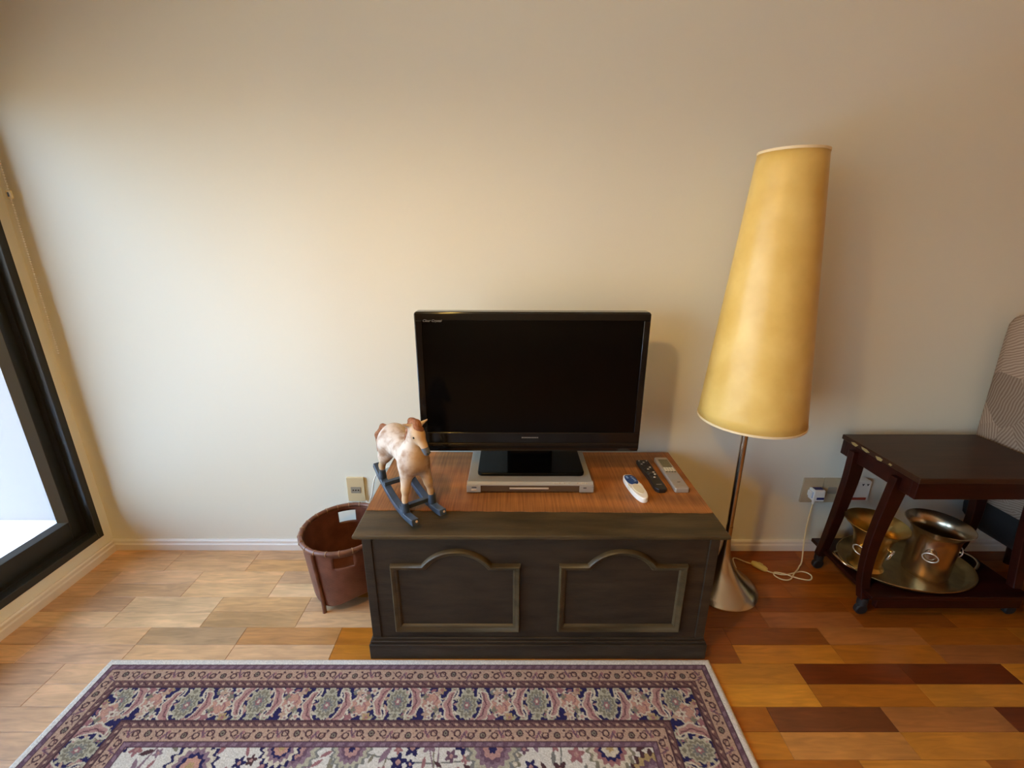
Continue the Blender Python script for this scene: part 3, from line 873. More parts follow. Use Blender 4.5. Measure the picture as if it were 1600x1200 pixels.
def arch_path(xa, xb, za, zb, ax0, ax1, zt):
    c = (ax1 - ax0) / 2; rise = zt - zb; r = (c * c + rise * rise) / (2 * rise); cz = zt - r; cxm = (ax0 + ax1) / 2
    t0 = math.acos(c / r) if c < r else 0
    pts = [(xa, za), (xb, za), (xb, zb)]
    n = 20
    for k in range(n + 1):
        t = t0 + (math.pi - 2 * t0) * k / n
        pts.append((cxm + r * math.cos(t), cz + r * math.sin(t)))
    pts.append((xa, zb))
    return pts
def offset_poly(pts, d):
    n = len(pts); out = []
    for i in range(n):
        a = Vector(pts[i - 1]); b = Vector(pts[i]); c = Vector(pts[(i + 1) % n])
        e1 = (b - a).normalized(); e2 = (c - b).normalized()
        n1 = Vector((-e1.y, e1.x)); n2 = Vector((-e2.y, e2.x))
        m = (n1 + n2)
        m = m / max(0.35, (1 + n1.dot(n2)))
        out.append(b + m * d)
    return out
for (xa, xb, a0, a1) in ((-0.408, 0.036, -0.300, -0.063), (0.168, 0.605, 0.264, 0.498)):
    path = arch_path(xa - .1, xb - .1, 0.124, 0.410, a0 - .1, a1 - .1, 0.470)
    pr = [(0.0, 0.0), (0.001, 0.012), (0.005, 0.017), (0.010, 0.015), (0.014, 0.010), (0.019, 0.009), (0.023, 0.006), (0.026, 0.0)]
    mb = MB(); m = len(path); vs = []
    for off, h in pr:
        vs += [(q.x, 1.2432 - 1.525 - h, q.y) for q in offset_poly(path, off)]
    fs = []
    for i in range(len(pr) - 1):
        for k in range(m):
            j = (k + 1) % m
            fs.append((i * m + k, i * m + j, (i + 1) * m + j, (i + 1) * m + k))
    mb.add(vs, fs).build('panel_moulding', 'chest_lid', ch, smooth=50)

# ------------------------------------------------------------------ runner on the chest
rn = MB()
nx = 60
top = []
for k in range(nx + 1):
    x = -0.510 + 1.226 * k / nx
    top.append((x, 1.357 - 0.015 * k / nx + 0.0015 * math.sin(k * 1.7)))
poly = top + [(0.716, 1.812), (-0.510, 1.812)]
rn.prism([(x - .1, y - 1.57) for x, y in poly], 0, 0.003)
ro_ = rn.build('table_runner', 'runner'); ro_.location = (0.1, 1.57, 0.5412)
tag(ro_, 'orange-brown woven runner spread over the chest top', 'table runner')
ZR = 0.5442

# ------------------------------------------------------------------ disc player
dv = thing('disc_player', 'flat silver disc player under the television foot', 'disc player', (0.075, 1.60, ZR))
MB().box(-0.236, 0.236, -0.128, 0.13, 0.006, 0.046).build('body', 'silver', dv, bevel=0.003)
MB().box(-0.238, 0.238, -0.134, -0.126, 0.008, 0.034).build('front_panel', 'silver_dark', dv, bevel=0.001)
MB().box(-0.239, -0.186, -0.138, -0.128, 0.007, 0.035).build('front_cheek', 'silver', dv, bevel=0.001)
MB().box(0.186, 0.239, -0.138, -0.128, 0.007, 0.035).build('front_cheek', 'silver', dv, bevel=0.001)
MB().prism([(-0.128, 0.034), (-0.136, 0.034), (-0.136, 0.038), (-0.124, 0.0458), (-0.118, 0.0458)], -0.238, 0.238, 'x').build('front_brow', 'silver', dv)
MB().box(-0.078, 0.070, -0.1375, -0.133, 0.0195, 0.0255).build('disc_tray', 'bright', dv, bevel=0.001)
for x in (0.092, 0.112, 0.129, 0.146, 0.179, 0.195, 0.210):
    MB().lathe([(0, 0.0015), (0.0028, 0.0015), (0.003, 0), (0.003, -0.002)], 12).xf(Matrix.Translation((x, -0.1305, 0.0415)) @ Matrix.Rotation(R(40), 4, 'X')).build('button', 'bright', dv)
MB().box(-0.222, -0.202, -0.1395, -0.137, 0.014, 0.019).build('power_button', 'bright', dv, bevel=0.001)
MB().box(-0.220, -0.202, -0.1385, -0.1375, 0.026, 0.030).build('logo', 'black_button', dv)
MB().box(0.200, 0.212, -0.1385, -0.1375, 0.024, 0.028).build('logo', 'black_button', dv)
for x in (-0.2, 0.2):
    for y in (-0.1, 0.1):
        MB().lathe([(0, 0), (0.012, 0), (0.012, 0.007), (0, 0.007)], 16, (x, y, 0)).build('foot', 'black_rubber', dv, smooth=40)
ZD = ZR + 0.046

# ------------------------------------------------------------------ television
tv = thing('television', 'black flat-screen television standing on the disc player', 'television', (0.0785, 1.60, ZD))
tz = ZD
TW, Tz0, Tz1 = 0.425, 0.668 - tz, 1.214 - tz
bz = MB().prism(rrect(-TW, TW, Tz0, Tz1, 0.012), -0.028, 0.022, 'y')
bz.build('housing', 'tv_black', tv, bevel=0.006, seg=3)
MB().prism(rrect(-TW + .05, TW - .05, Tz0 + .05, Tz1 - .05, 0.03), 0.02, 0.065, 'y').build('rear_cover', 'black_plastic', tv, bevel=0.01)
# bezel proud of the screen
fz = MB()
sx0, sx1, sz0, sz1 = -TW + 0.028, TW - 0.026, 0.750 - tz, Tz1 - 0.030
fz.prism([(-TW + .004, Tz1 - .004), (TW - .004, Tz1 - .004), (TW - .004, sz1), (-TW + .004, sz1)], -0.034, -0.027, 'y')
fz.box(-TW + .004, sx0, -0.034, -0.027, sz0, sz1); fz.box(sx1, TW - .004, -0.034, -0.027, sz0, sz1)
fz.box(-TW + .004, TW - .004, -0.034, -0.027, 0.706 - tz, sz0)
fz.build('bezel', 'tv_black', tv, bevel=0.002)
MB().box(sx0, sx1, -0.0295, -0.0275, sz0, sz1).build('screen', 'tv_screen', tv)
MB().prism([(-0.027, 0.704 - tz), (-0.036, 0.704 - tz), (-0.038, 0.690 - tz), (-0.034, 0.672 - tz), (-0.027, 0.670 - tz)], -TW + .006, TW - .006, 'x').build('speaker_strip', 'tv_black', tv, bevel=0.001)
MB().box(-TW + .006, TW - .006, -0.0365, -0.030, 0.7045 - tz, 0.7063 - tz).build('trim_line', 'tv_line', tv)
MB().box(sx0 + .01, sx1 - .03, -0.0348, -0.033, 0.7475 - tz, 0.7488 - tz).build('trim_line', 'tv_line', tv)
lg = MB(); xx = -0.035
for k, wl_ in enumerate((6, 3, 5, 4, 5, 3, 5, 4, 5, 4)):
    lg.box(xx, xx + wl_ * 0.001, -0.0352, -0.0335, 0.7275 - tz, 0.7315 - tz); xx += wl_ * 0.001 + 0.0022
lg.build('logo', 'tv_logo', tv)
def text_mesh(s, size, name, mat, parent, mat4, shear=0.0, ext=0.0003):
    c = bpy.data.curves.new(name, 'FONT')
    c.body = s; c.size = size; c.shear = shear; c.extrude = ext; c.align_x = 'LEFT'; c.resolution_u = 2
    to = bpy.data.objects.new('tmp_text', c); COL.objects.link(to)
    dg = bpy.context.evaluated_depsgraph_get()
    me = bpy.data.meshes.new_from_object(to.evaluated_get(dg))
    bpy.data.objects.remove(to)
    me.transform(mat4); me.materials.clear(); me.materials.append(MT[mat])
    return link(name, me, parent)
text_mesh('Clear Crystal', 0.0125, 'lettering', 'tv_logo', tv, Matrix.Translation((-0.393, -0.0345, 1.179 - tz)) @ Matrix.Rotation(R(90), 4, 'X'), 0.35)
MB().prism(rrect(-0.205, 0.208, -0.088, 0.125, 0.02), 0, 0.014).build('foot_plate', 'tv_screen', tv, bevel=0.004)
MB().prism(rrect(-0.09, 0.09, 0.0, 0.05, 0.015), 0.012, Tz0 + 0.05).build('neck', 'tv_screen', tv, bevel=0.003)
MB().lathe([(0, 0.016), (0.004, 0.015), (0.005, 0.012)], 12, (-0.004, -0.068 + 0.09, 0)).build('screw', 'bright', tv)

# ------------------------------------------------------------------ remotes
def remote_base(name, label, loc, rz):
    return thing(name, label, 'remote control', loc, rz)
# white and blue
r1 = remote_base('remote_control', 'small white remote control with blue keypad on the runner', (0.4795, 1.487, ZR), R(8))
pts = []
for k in range(40):
    a = 2 * math.pi * k / 40
    pts.append((0.0265 * math.copysign(abs(math.cos(a)) ** (0.45 if math.sin(a) > 0 else 0.8), math.cos(a)), 0.088 * math.copysign(abs(math.sin(a)) ** 0.85, math.sin(a))))
MB().prism(pts, 0, 0.022).build('body', 'white_plastic', r1, bevel=0.004, seg=3)
pad = [(0.0225 * math.copysign(abs(math.cos(t)) ** .55, math.cos(t)), 0.043 + 0.037 * math.sin(t) * (1 if math.sin(t) > 0 else .9)) for t in [2 * math.pi * k / 30 for k in range(30)]]
MB().prism(pad, 0.021, 0.0235).build('keypad', 'blue_pad', r1, bevel=0.0008)
for (x, y) in ((-0.010, 0.066), (-0.010, 0.056), (0.008, 0.062), (0.009, 0.051), (0.011, 0.041), (0.011, 0.030)):
    MB().prism(rrect(x - .004, x + .004, y - .0028, y + .0028, .0015, 3), 0.023, 0.0248).build('button', 'pale_blue', r1)
cov = [(0.017 * math.cos(t), -0.022 + 0.036 * math.sin(t)) for t in [2 * math.pi * k / 30 for k in range(30)]]
MB().prism(cov, 0.0215, 0.0235).build('battery_cover', 'cream_plastic', r1, bevel=0.0008)
for s_ in (-1, 1):
    MB().box(s_ * 0.0245 - .002, s_ * 0.0245 + .002, -0.012, 0.014, 0.006, 0.0225).build('side_clip', 'cream_plastic', r1, bevel=0.001)
# black
r2 = remote_base('remote_control', 'black remote control lying between the white and silver remotes', (0.570, 1.588, ZR), R(2.5))
pts = [(-0.025, 0.118), (0.025, 0.118), (0.026, 0.06), (0.022, -0.03), (0.024, -0.085), (0.022, -0.110), (0.012, -0.121), (-0.012, -0.121), (-0.022, -0.110), (-0.024, -0.085), (-0.022, -0.03), (-0.026, 0.06)]
MB().prism(pts, 0, 0.018).build('body', 'black_plastic', r2, bevel=0.004, seg=3)
for yy in (0.106,):
    for x in (-0.016, 0.016):
        MB().lathe([(0, .0205), (.003, .02), (.0034, .0175)], 10, (x, yy, 0)).build('button', 'pale_button', r2)
for i in range(5):
    for x in (-0.0145, -0.002, 0.0105):
        y = 0.092 - i * 0.0145
        MB().prism(rrect(x - .0035, x + .0045, y - .0035, y + .0035, .002, 3), 0.0175, 0.0202).build('button', 'pale_button' if (i + int(x * 1e4)) % 4 == 0 else 'black_button', r2)
for (x, y) in ((-0.012, 0.008), (0.012, 0.008), (-0.012, -0.008), (0.012, -0.008), (0, 0), (0.002, -0.032)):
    MB().lathe([(0, .0205), (.0045, .020), (.005, .0175)], 12, (x, y, 0)).build('button', 'pale_button' if y < -.03 or x > .01 else 'black_button', r2)
MB().lathe([(.011, .0178), (.0125, .0186), (.014, .0178)], 24, (0.002, -0.032, 0)).build('direction_ring', 'black_button', r2)
MB().box(-0.010, 0.011, -0.0862, -0.0835, 0.0176, 0.0185).build('logo', 'pale_button', r2)
# silver
r3 = remote_base('remote_control', 'silver remote control with a small display, nearest the chest corner', (0.652, 1.598, ZR), R(0.5))
MB().prism(rrect(-0.028, 0.028, -0.128, 0.128, 0.008), 0, 0.020).build('body', 'remote_silver', r3, bevel=0.004, seg=3)
MB().prism(rrect(-0.018, 0.020, 0.040, 0.105, 0.003), 0.0195, 0.0212).build('display', 'lcd', r3)
for i in range(4):
    for x in (-0.016, -0.005, 0.006, 0.017):
        MB().box(x - .004, x + .004, 0.0275 - i * .0105, 0.034 - i * .0105, 0.0195, 0.0215).build('button', 'cream_plastic' if i < 3 else 'lcd', r3, bevel=0.0008)
MB().box(-0.0245, 0.0245, -0.062, -0.018, 0.0195, 0.0208).build('button_panel', 'silver', r3, bevel=0.0006)
MB().box(-0.0245, 0.0245, -0.118, -0.064, 0.0195, 0.0212).build('cover', 'remote_silver', r3, bevel=0.0008)
MB().box(-0.004, 0.008, -0.084, -0.081, 0.0208, 0.0216).build('logo', 'silver_dark', r3)

# ------------------------------------------------------------------ rocking horse (signed-distance body, meshed with surface nets)
def cap(P, a, b, r1, r2):
    a = np.array(a); b = np.array(b); ba = b - a
    h = np.clip(((P - a) @ ba) / (ba @ ba), 0, 1)
    return np.linalg.norm(P - a - h[..., None] * ba, axis=-1) - (r1 + (r2 - r1) * h)
def smin(a, b, k):
    h = np.clip(0.5 + 0.5 * (b - a) / k, 0, 1)
    return b * (1 - h) + a * h - k * h * (1 - h)
def nets(fn, lo, hi, h):
    ax = [np.arange(lo[i], hi[i] + h, h) for i in range(3)]
    P = np.stack(np.meshgrid(*ax, indexing='ij'), -1)
    F = fn(P); S = F < 0
    n = np.array(F.shape) - 1
    acc = np.zeros(tuple(n) + (3,)); cnt = np.zeros(tuple(n))
    for axis in range(3):
        o1, o2 = [i for i in range(3) if i != axis]
        for d1 in (0, 1):
            for d2 in (0, 1):
                sl = [None] * 3; sl[axis] = slice(0, n[axis]); sl[o1] = slice(d1, n[o1] + d1); sl[o2] = slice(d2, n[o2] + d2)
                sl2 = list(sl); sl2[axis] = slice(1, n[axis] + 1)
                f0, f1 = F[tuple(sl)], F[tuple(sl2)]
                c = (f0 < 0) != (f1 < 0)
                t = np.where(c, f0 / np.where(c, f0 - f1, 1), 0)
                off = np.zeros(c.shape + (3,)); off[..., axis] = t; off[..., o1] = d1; off[..., o2] = d2
                acc += off * c[..., None]; cnt += c
    act = cnt > 0
    idx = -np.ones(act.shape, int); idx[act] = np.arange(act.sum())
    g = np.argwhere(act)
    V = (g + acc[act] / cnt[act][:, None]) * h + np.array(lo)
    Q = []
    for axis in range(3):
        o1, o2 = (axis + 1) % 3, (axis + 2) % 3
        sl = [slice(1, -1)] * 3; sl[axis] = slice(0, n[axis])
        sl2 = [slice(1, -1)] * 3; sl2[axis] = slice(1, n[axis] + 1)
        a, b = S[tuple(sl)], S[tuple(sl2)]
        w = np.argwhere(a != b)
        base = w.copy()
        for o in (o1, o2): base[:, o] += 1
        fl_ = a[tuple(w.T)]
        def cell(d1, d2):
            c = base.copy(); c[:, o1] -= d1; c[:, o2] -= d2
            return idx[tuple(c.T)]
        q = np.stack([cell(1, 1), cell(0, 1), cell(0, 0), cell(1, 0)], -1)
        q[~fl_] = q[~fl_][:, ::-1]
        Q.append(q)
    return V, np.concatenate(Q)
def sdf_obj(name, fn, lo, hi, h, mat, parent):
    V, Q = nets(fn, lo, hi, h)
    me = bpy.data.meshes.new(name)
    me.from_pydata(V.tolist(), [], Q.tolist())
    me.polygons.foreach_set('use_smooth', [True] * len(me.polygons))
    me.materials.append(MT[mat])
    return link(name, me, parent)

hr = thing('rocking_horse', 'small dappled toy rocking horse on blue-grey rockers atop the chest', 'toy horse', (-0.376, 1.423, ZR), math.atan2(-0.82, 0.574))
def horse_body(P):
    d = cap(P, (-.085, 0, .212), (.060, 0, .205), .047, .047)
    d = smin(d, cap(P, (-.100, 0, .218), (-.085, 0, .205), .047, .05), .03)
    d = smin(d, cap(P, (.078, 0, .185), (.083, 0, .215), .043, .042), .03)
    d = smin(d, cap(P, (.078, 0, .225), (.104, .001, .315), .036, .0205), .028)
    d = smin(d, cap(P, (.106, .002, .322), (.122, .008, .305), .0205, .0195), .012)
    d = smin(d, cap(P, (.120, .006, .312), (.141, .0185, .258), .0185, .0120), .010)
    d = smin(d, cap(P, (.112, .004, .296), (.126, .012, .276), .0150, .0095), .010)
    for s in (-1, 1):
        d = smin(d, cap(P, (.082, s * .026, .185), (.094, s * .042, .105), .028, .0145), .02)
        d = smin(d, cap(P, (.094, s * .042, .105), (.096, s * .047, .070), .0135, .010), .01)
        d = smin(d, cap(P, (.096, s * .047, .070), (.100, s * .050, .038), .0095, .0105), .008)
        d = smin(d, cap(P, (-.092, s * .026, .200), (-.098, s * .040, .150), .040, .024), .025)
        d = smin(d, cap(P, (-.098, s * .040, .150), (-.128, s * .045, .100), .022, .0115), .015)
        d = smin(d, cap(P, (-.128, s * .045, .100), (-.118, s * .050, .050), .0110, .0095), .01)
        ex, ey = .106 + .003 * s, .002 + s * .017
        d = smin(d, cap(P, (ex, ey, .334), (ex + .004, ey + s * .024, .346), .0080, .0030), .006)
    return d
sdf_obj('body', horse_body, (-.165, -.09, .025), (.195, .09, .375), .0032, 'horse', hr)
def muzzle(P): return cap(P, (.1395, .0178, .2600), (.1455, .0212, .2470), .0132, .0122)
sdf_obj('muzzle', muzzle, (.115, -.005, .22), (.17, .045, .285), .003, 'muzzle', hr)
def mane(P):
    d = None
    for k in range(11):
        t = k / 10
        c = np.array((.070 + .035 * t - .012 * (1 - t), .001, .258 + .094 * t))
        c[0] = .034 + .054 * t
        c[2] = .258 + .086 * t
        e = np.linalg.norm((P - c - np.array((0, .005 * math.sin(k * 2.3), 0))) / np.array((1, 1.0, 1)), axis=-1) - (.0115 + .002 * math.sin(k * 1.9))
        d = e if d is None else smin(d, e, .006)
    for k, c in enumerate(((.098, .001, .347), (.110, .004, .345), (.120, .008, .338), (.127, .004, .331), (.121, .000, .335), (.129, .012, .324), (.112, .010, .343))):
        e = np.linalg.norm(P - np.array(c), axis=-1) - .0105
        d = smin(d, e, .006)
    return d
sdf_obj('mane', mane, (.025, -.04, .235), (.175, .05, .375), .0032, 'mane', hr)
def tail(P):
    d = cap(P, (-.136, -.004, .240), (-.170, -.016, .236), .010, .010)
    d = smin(d, cap(P, (-.170, -.016, .236), (-.192, -.030, .198), .010, .011), .010)
    return smin(d, cap(P, (-.192, -.030, .198), (-.190, -.036, .130), .011, .004), .01)
sdf_obj('tail', tail, (-.225, -.05, .11), (-.11, .03, .28), .0032, 'mane', hr)
for (c) in ((.1265, -.0125, .300), (.1165, .0275, .300)):
    MB().lathe([(0, .004), (.003, .0028), (.004, 0), (.003, -.0028), (0, -.004)], 10, c).build('eye', 'eye', hr, smooth=60)
for s, c in ((1, (.1535, .0290, .2480)), (-1, (.1575, .0175, .2475))):
    MB().lathe([(0, .0026), (.002, .0018), (.0026, 0), (.002, -.0018), (0, -.0026)], 8, c).build('nostril', 'eye', hr, smooth=60)
def rock_z(x): return 1.15 * (x - 0.06) ** 2
for s in (-1, 1):
    path = [(x, s * 0.050, rock_z(x) + 0.0105) for x in np.linspace(-0.186, 0.186, 25)]
    rk = MB().sweep_rect(path, 0.026, 0.021).build('rocker', 'rocker', hr, bevel=0.003)
    MB().lathe([(0, .0015), (.004, .001), (.0045, -.004)], 10).xf(Matrix.Translation((0.186, s * .05 + .004, rock_z(.186) + .012)) @ Matrix.Rotation(R(90), 4, 'Y')).build('worn_tip', 'worn_wood', rk)
    for x, top in ((0.100, 0.046), (-0.117, 0.062)):
        zb = rock_z(x) + 0.016
        MB().tube([(x - .002, s * .05, zb), (x, s * .05, zb + .014), (x, s * .05, max(top, zb + .022) + .012)], [0.0160, 0.0140, 0.0120], 14).build('hoof_boot', 'rocker', hr, smooth=50)
for x in (0.076, -0.078):
    zc = rock_z(x) + 0.026
    MB().box(x - 0.009, x + 0.009, -0.060, 0.060, zc - 0.008, zc + 0.008).build('crossbar', 'rocker', hr, bevel=0.002)

# ------------------------------------------------------------------ wicker basket
bk = thing('wicker_basket', 'tall red-brown wicker basket on stick legs beside the chest', 'basket', (-0.697, 1.585, 0))
def bas_r(z):
    t = (z - 0.030) / 0.275
    return 0.148 + 0.022 * max(0, t)
def bas_foot(a):                       # the wall arches up between the legs
    return 0.030 + 0.040 * (1 - math.cos(3 * (a - R(246)))) / 2
NA, NZ = 96, 26
zs = [0.030 + 0.275 * k / NZ for k in range(NZ + 1)]
m = MB(); uvq = []
vs = []
for z in zs:
    for a in range(NA):
        th = 2 * math.pi * a / NA
        zz = max(z, bas_foot(th) + 0.25 * (z - 0.030)) if z < 0.085 else z
        vs.append((bas_r(zz) * math.cos(th), bas_r(zz) * math.sin(th), zz))
fs = []
holes = [(106, 26), (286, 26)]
for k in range(NZ):
    for a in range(NA):
        ang = 360 * (a + .5) / NA
        if 0.236 < (zs[k] + zs[k + 1]) / 2 < 0.280 and any(abs((ang - h + 180) % 360 - 180) < w / 2 for h, w in holes):
            continue
        b = (a + 1) % NA
        fs.append((k * NA + a, k * NA + b, (k + 1) * NA + b, (k + 1) * NA + a))
        uvq.append(((a / NA, k / NZ), ((a + 1) / NA, k / NZ), ((a + 1) / NA, (k + 1) / NZ), (a / NA, (k + 1) / NZ)))
me = bpy.data.meshes.new('woven_wall'); me.from_pydata(vs, [], fs)
uvl = me.uv_layers.new(name='UVMap')
uvl.data.foreach_set('uv', [c for f in uvq for p in f for c in p])
me.polygons.foreach_set('use_smooth', [True] * len(fs)); me.materials.append(MT['basket'])
bo = link('woven_wall', me, bk)
sm = bo.modifiers.new('thick', 'SOLIDIFY'); sm.thickness = 0.006; sm.offset = -1
MB().lathe([(0, 0.074), (0.146, 0.074), (0.147, 0.080), (0, 0.080)], 48).build('bottom', 'basket', bk)
MB().tube([(0.170 * math.cos(2 * math.pi * k / 64), 0.170 * math.sin(2 * math.pi * k / 64), 0.307) for k in range(64)], 0.0095, 10, closed=True).build('rim', 'basket_rim', bk, smooth=60)
rim_o = bk.children[-1]
bind = MB().tube([(0, 0.0103 * math.cos(2 * math.pi * k / 14), 0.0103 * math.sin(2 * math.pi * k / 14)) for k in range(14)], 0.0016, 6, closed=True).mesh('binding', 'binding', 60)
for k in range(22):
    a = R(360 * k / 22 + 5)
    o = link('binding', bind, rim_o); o.location = (0.170 * math.cos(a), 0.170 * math.sin(a), 0.307); o.rotation_euler = (0, 0, a + math.pi / 2)
for a in (246, 6, 126):
    ca, sa = math.cos(R(a)), math.sin(R(a))
    lgp = [(ca * 0.156, sa * 0.156, 0.0), (ca * 0.156, sa * 0.156, 0.05), (ca * 0.161, sa * 0.161, 0.12), (ca * 0.176, sa * 0.176, 0.30)]
    MB().tube(lgp, [0.0085, 0.0085, 0.0075, 0.0075], 10).build('leg', 'basket_rim', bk, smooth=60)
    MB().tube([(ca * 0.140, sa * 0.140, 0.045), (ca * 0.158, sa * 0.158, 0.045)], 0.004, 8).build('leg_tie', 'basket_rim', bk)

# ------------------------------------------------------------------ wall sockets and plugs
so = thing('wall_outlet', 'cream wall outlet above the wicker basket', 'outlet', (-0.727, YW, 0.338))
MB().prism(rrect(-0.041, 0.041, -0.063, 0.063, 0.004), -0.010, 0.0, 'y').build('plate', 'outlet', so, bevel=0.002)
MB().prism(rrect(-0.023, 0.023, -0.018, 0.014, 0.002), -0.0115, -0.009, 'y').build('socket', 'outlet_grey', so)
for x in (-0.012, 0.0, 0.012):
    MB().lathe([(0, 0), (0.0028, 0), (0.0028, 0.001), (0, 0.001)], 10).xf(Matrix.Translation((x, -0.0117, -0.002)) @ Matrix.Rotation(R(90), 4, 'X')).build('pin_hole', 'eye', so)
wc = MB().tube(bez([(-0.684, 1.828, 0.282), (-0.676, 1.822, 0.272), (-0.664, 1.822, 0.28), (-0.648, 1.823, 0.33), (-0.632, 1.824, 0.40), (-0.60, 1.826, 0.44), (-0.53, 1.828, 0.47), (-0.40, 1.826, 0.50)], 8), 0.0028, 8).build('power_cable', 'cord_white', None, smooth=60)
tag(wc, 'thin white cable running from the cream outlet behind the chest', 'cable')

s2 = thing('wall_outlet', 'beige wall outlet with the blue-marked white plug', 'outlet', (1.427, YW, 0.337))
MB().prism(rrect(-0.047, 0.046, -0.064, 0.064, 0.004), -0.010, 0.0, 'y').build('plate', 'outlet_shade', s2, bevel=0.002)
s3 = thing('wall_outlet', 'beige wall outlet half hidden behind the trolley leg', 'outlet', (1.523, YW, 0.337))
MB().prism(rrect(-0.047, 0.046, -0.064, 0.064, 0.004), -0.010, 0.0, 'y').build('plate', 'outlet_shade', s3, bevel=0.002)
MB().prism(rrect(-0.022, 0.018, -0.016, 0.018, 0.003), -0.0125, -0.009, 'y').build('socket', 'outlet_grey', s3)
pg = thing('plug', 'chunky white plug with dark blue marks in the beige outlet', 'plug', (1.436, YW - 0.010, 0.333))
MB().box(-0.026, 0.026, -0.042, 0.0, -0.030, 0.026).build('body', 'white_plastic', pg, bevel=0.005)
MB().box(-0.034, -0.024, -0.030, -0.004, -0.014, 0.014).build('side_lug', 'white_plastic', pg, bevel=0.003)
MB().box(-0.012, 0.022, -0.0432, -0.041, -0.019, -0.008).build('blue_mark', 'navy', pg)
MB().box(-0.018, 0.022, -0.030, -0.008, 0.025, 0.0272).build('blue_mark', 'navy', pg)
MB().box(-0.0272, -0.025, -0.034, -0.012, -0.016, 0.014).build('blue_mark', 'pale_blue', pg)
MB().tube([(-0.006, -0.020, -0.029), (-0.007, -0.020, -0.055)], [0.008, 0.005], 10).build('cord_grip', 'white_plastic', pg, smooth=50)
bxo = thing('power_adapter', 'white box adapter with a red stripe behind the trolley', 'adapter', (1.628, YW, 0.352))
MB().prism(rrect(-0.052, 0.042, -0.050, 0.054, 0.006), -0.045, 0.0, 'y').build('body', 'white_plastic', bxo, bevel=0.004)
MB().box(-0.034, 0.030, -0.0465, -0.0445, -0.042, -0.030).build('red_stripe', 'red', bxo)
for x in (0.002, 0.024):
    MB().prism([(x - .006, 0.041), (x + .006, 0.041), (x, 0.030)], -0.0462, -0.0445, 'y').build('vent_mark', 'black_button', bxo)

# ------------------------------------------------------------------ floor lamp
LX, LY = 0.932, 1.598
lm = thing('floor_lamp', 'floor lamp with tall yellow conical shade and trumpet base', 'floor lamp', (LX, LY, 0))
prof = [(0, 0), (0.152, 0.0), (0.155, 0.003), (0.153, 0.007)]
for k in range(1, 25):
    t = k / 24
    z = 0.007 + 0.30 * t
    r = 0.0135 + 0.1395 * ((1 - t) ** 3.3)
    prof.append((r, z))
MB().lathe(prof, 64).build('base', 'brushed', lm, smooth=40)
MB().tube([(0, 0, 0.29), (-0.006, 0, 0.90), (-0.012, 0, 1.30)], [0.0125, 0.0125, 0.0125], 20).build('pole', 'brushed', lm, smooth=50)
sh = MB()
zb_, zt_ = 0.8014, 1.731
vs = []; fs = []
NS = 72; rows_ = 24
for k in range(rows_ + 1):
    t = k / rows_
    r = 0.1909 + (0.1031 - 0.1909) * t
    for a in range(NS):
        th = 2 * math.pi * a / NS
        vs.append((r * math.cos(th) - 0.017 * t + 0.003, r * math.sin(th), zb_ + (zt_ - zb_) * t))
for k in range(rows_):
    for a in range(NS):
        b = (a + 1) % NS
        fs.append((k * NS + a, k * NS + b, k * NS + NS + b, k * NS + NS + a))
so_ = sh.add(vs, fs).build('shade', 'shade', lm, smooth=60)
md = so_.modifiers.new('thick', 'SOLIDIFY'); md.thickness = 0.002; md.offset = -1
for z, r, xo in ((zb_, 0.1914, 0.003), (zt_, 0.1036, -0.014)):
    MB().lathe([(r, -0.004), (r + .0012, -0.004), (r + 0.0012, 0.004), (r, 0.004), (r - .003, 0.004), (r - .003, -0.004)], NS, (xo, 0, z), close=True).build('shade_trim', 'shade_rim', so_, smooth=40)
for a in range(3):
    th = R(120 * a + 20)
    MB().tube([(-0.010, 0, 1.29), (-0.009 + 0.142 * math.cos(th), 0.142 * math.sin(th), 1.30)], 0.002, 6).build('shade_spoke', 'brushed', lm)
cp = bez([(1.050, 1.690, 0.012), (1.075, 1.765, 0.006), (1.125, 1.735, 0.006), (1.150, 1.715, 0.010)], 8)
MB().tube([(x - LX, y - LY, z) for x, y, z in cp], 0.003, 8).build('cord', 'cord', lm, smooth=60)
MB().xf(Matrix())
swm = MB().lathe([(0, -0.036), (0.010, -0.034), (0.015, -0.022), (0.0165, 0), (0.015, 0.022), (0.010, 0.034), (0, 0.036)], 20, sx=1.0, sy=0.8)
swm.xf(Matrix.Translation((1.163 - LX, 1.700 - LY, 0.014)) @ Matrix.Rotation(R(-50), 4, 'Z') @ Matrix.Rotation(R(90), 4, 'Y') @ Matrix.Rotation(R(90), 4, 'Z'))
sw = swm.build('cord_switch', 'switch', lm, smooth=60)
MB().box(-0.010, 0.010, -0.006, 0.006, 0.022, 0.031).xf(Matrix.Translation((1.166 - LX, 1.699 - LY, 0)) @ Matrix.Rotation(R(-50), 4, 'Z')).build('switch_knob', 'switch', sw, bevel=0.002)
cp = bez([(1.180, 1.682, 0.010), (1.205, 1.668, 0.006), (1.26, 1.655, 0.005), (1.345, 1.675, 0.005), (1.375, 1.652, 0.006), (1.352, 1.622, 0.005), (1.30, 1.628, 0.009), (1.255, 1.655, 0.010), (1.218, 1.668, 0.007),
          (1.208, 1.650, 0.005), (1.228, 1.625, 0.005), (1.262, 1.622, 0.008), (1.300, 1.655, 0.012), (1.335, 1.685, 0.010), (1.350, 1.70, 0.012), (1.368, 1.715, 0.03), (1.396, 1.765, 0.10), (1.418, 1.80, 0.18), (1.4285, 1.810, 0.276)], 8)
MB().tube([(x - LX, y - LY, z) for x, y, z in cp], 0.003, 8).build('cord', 'cord', lm, smooth=60)

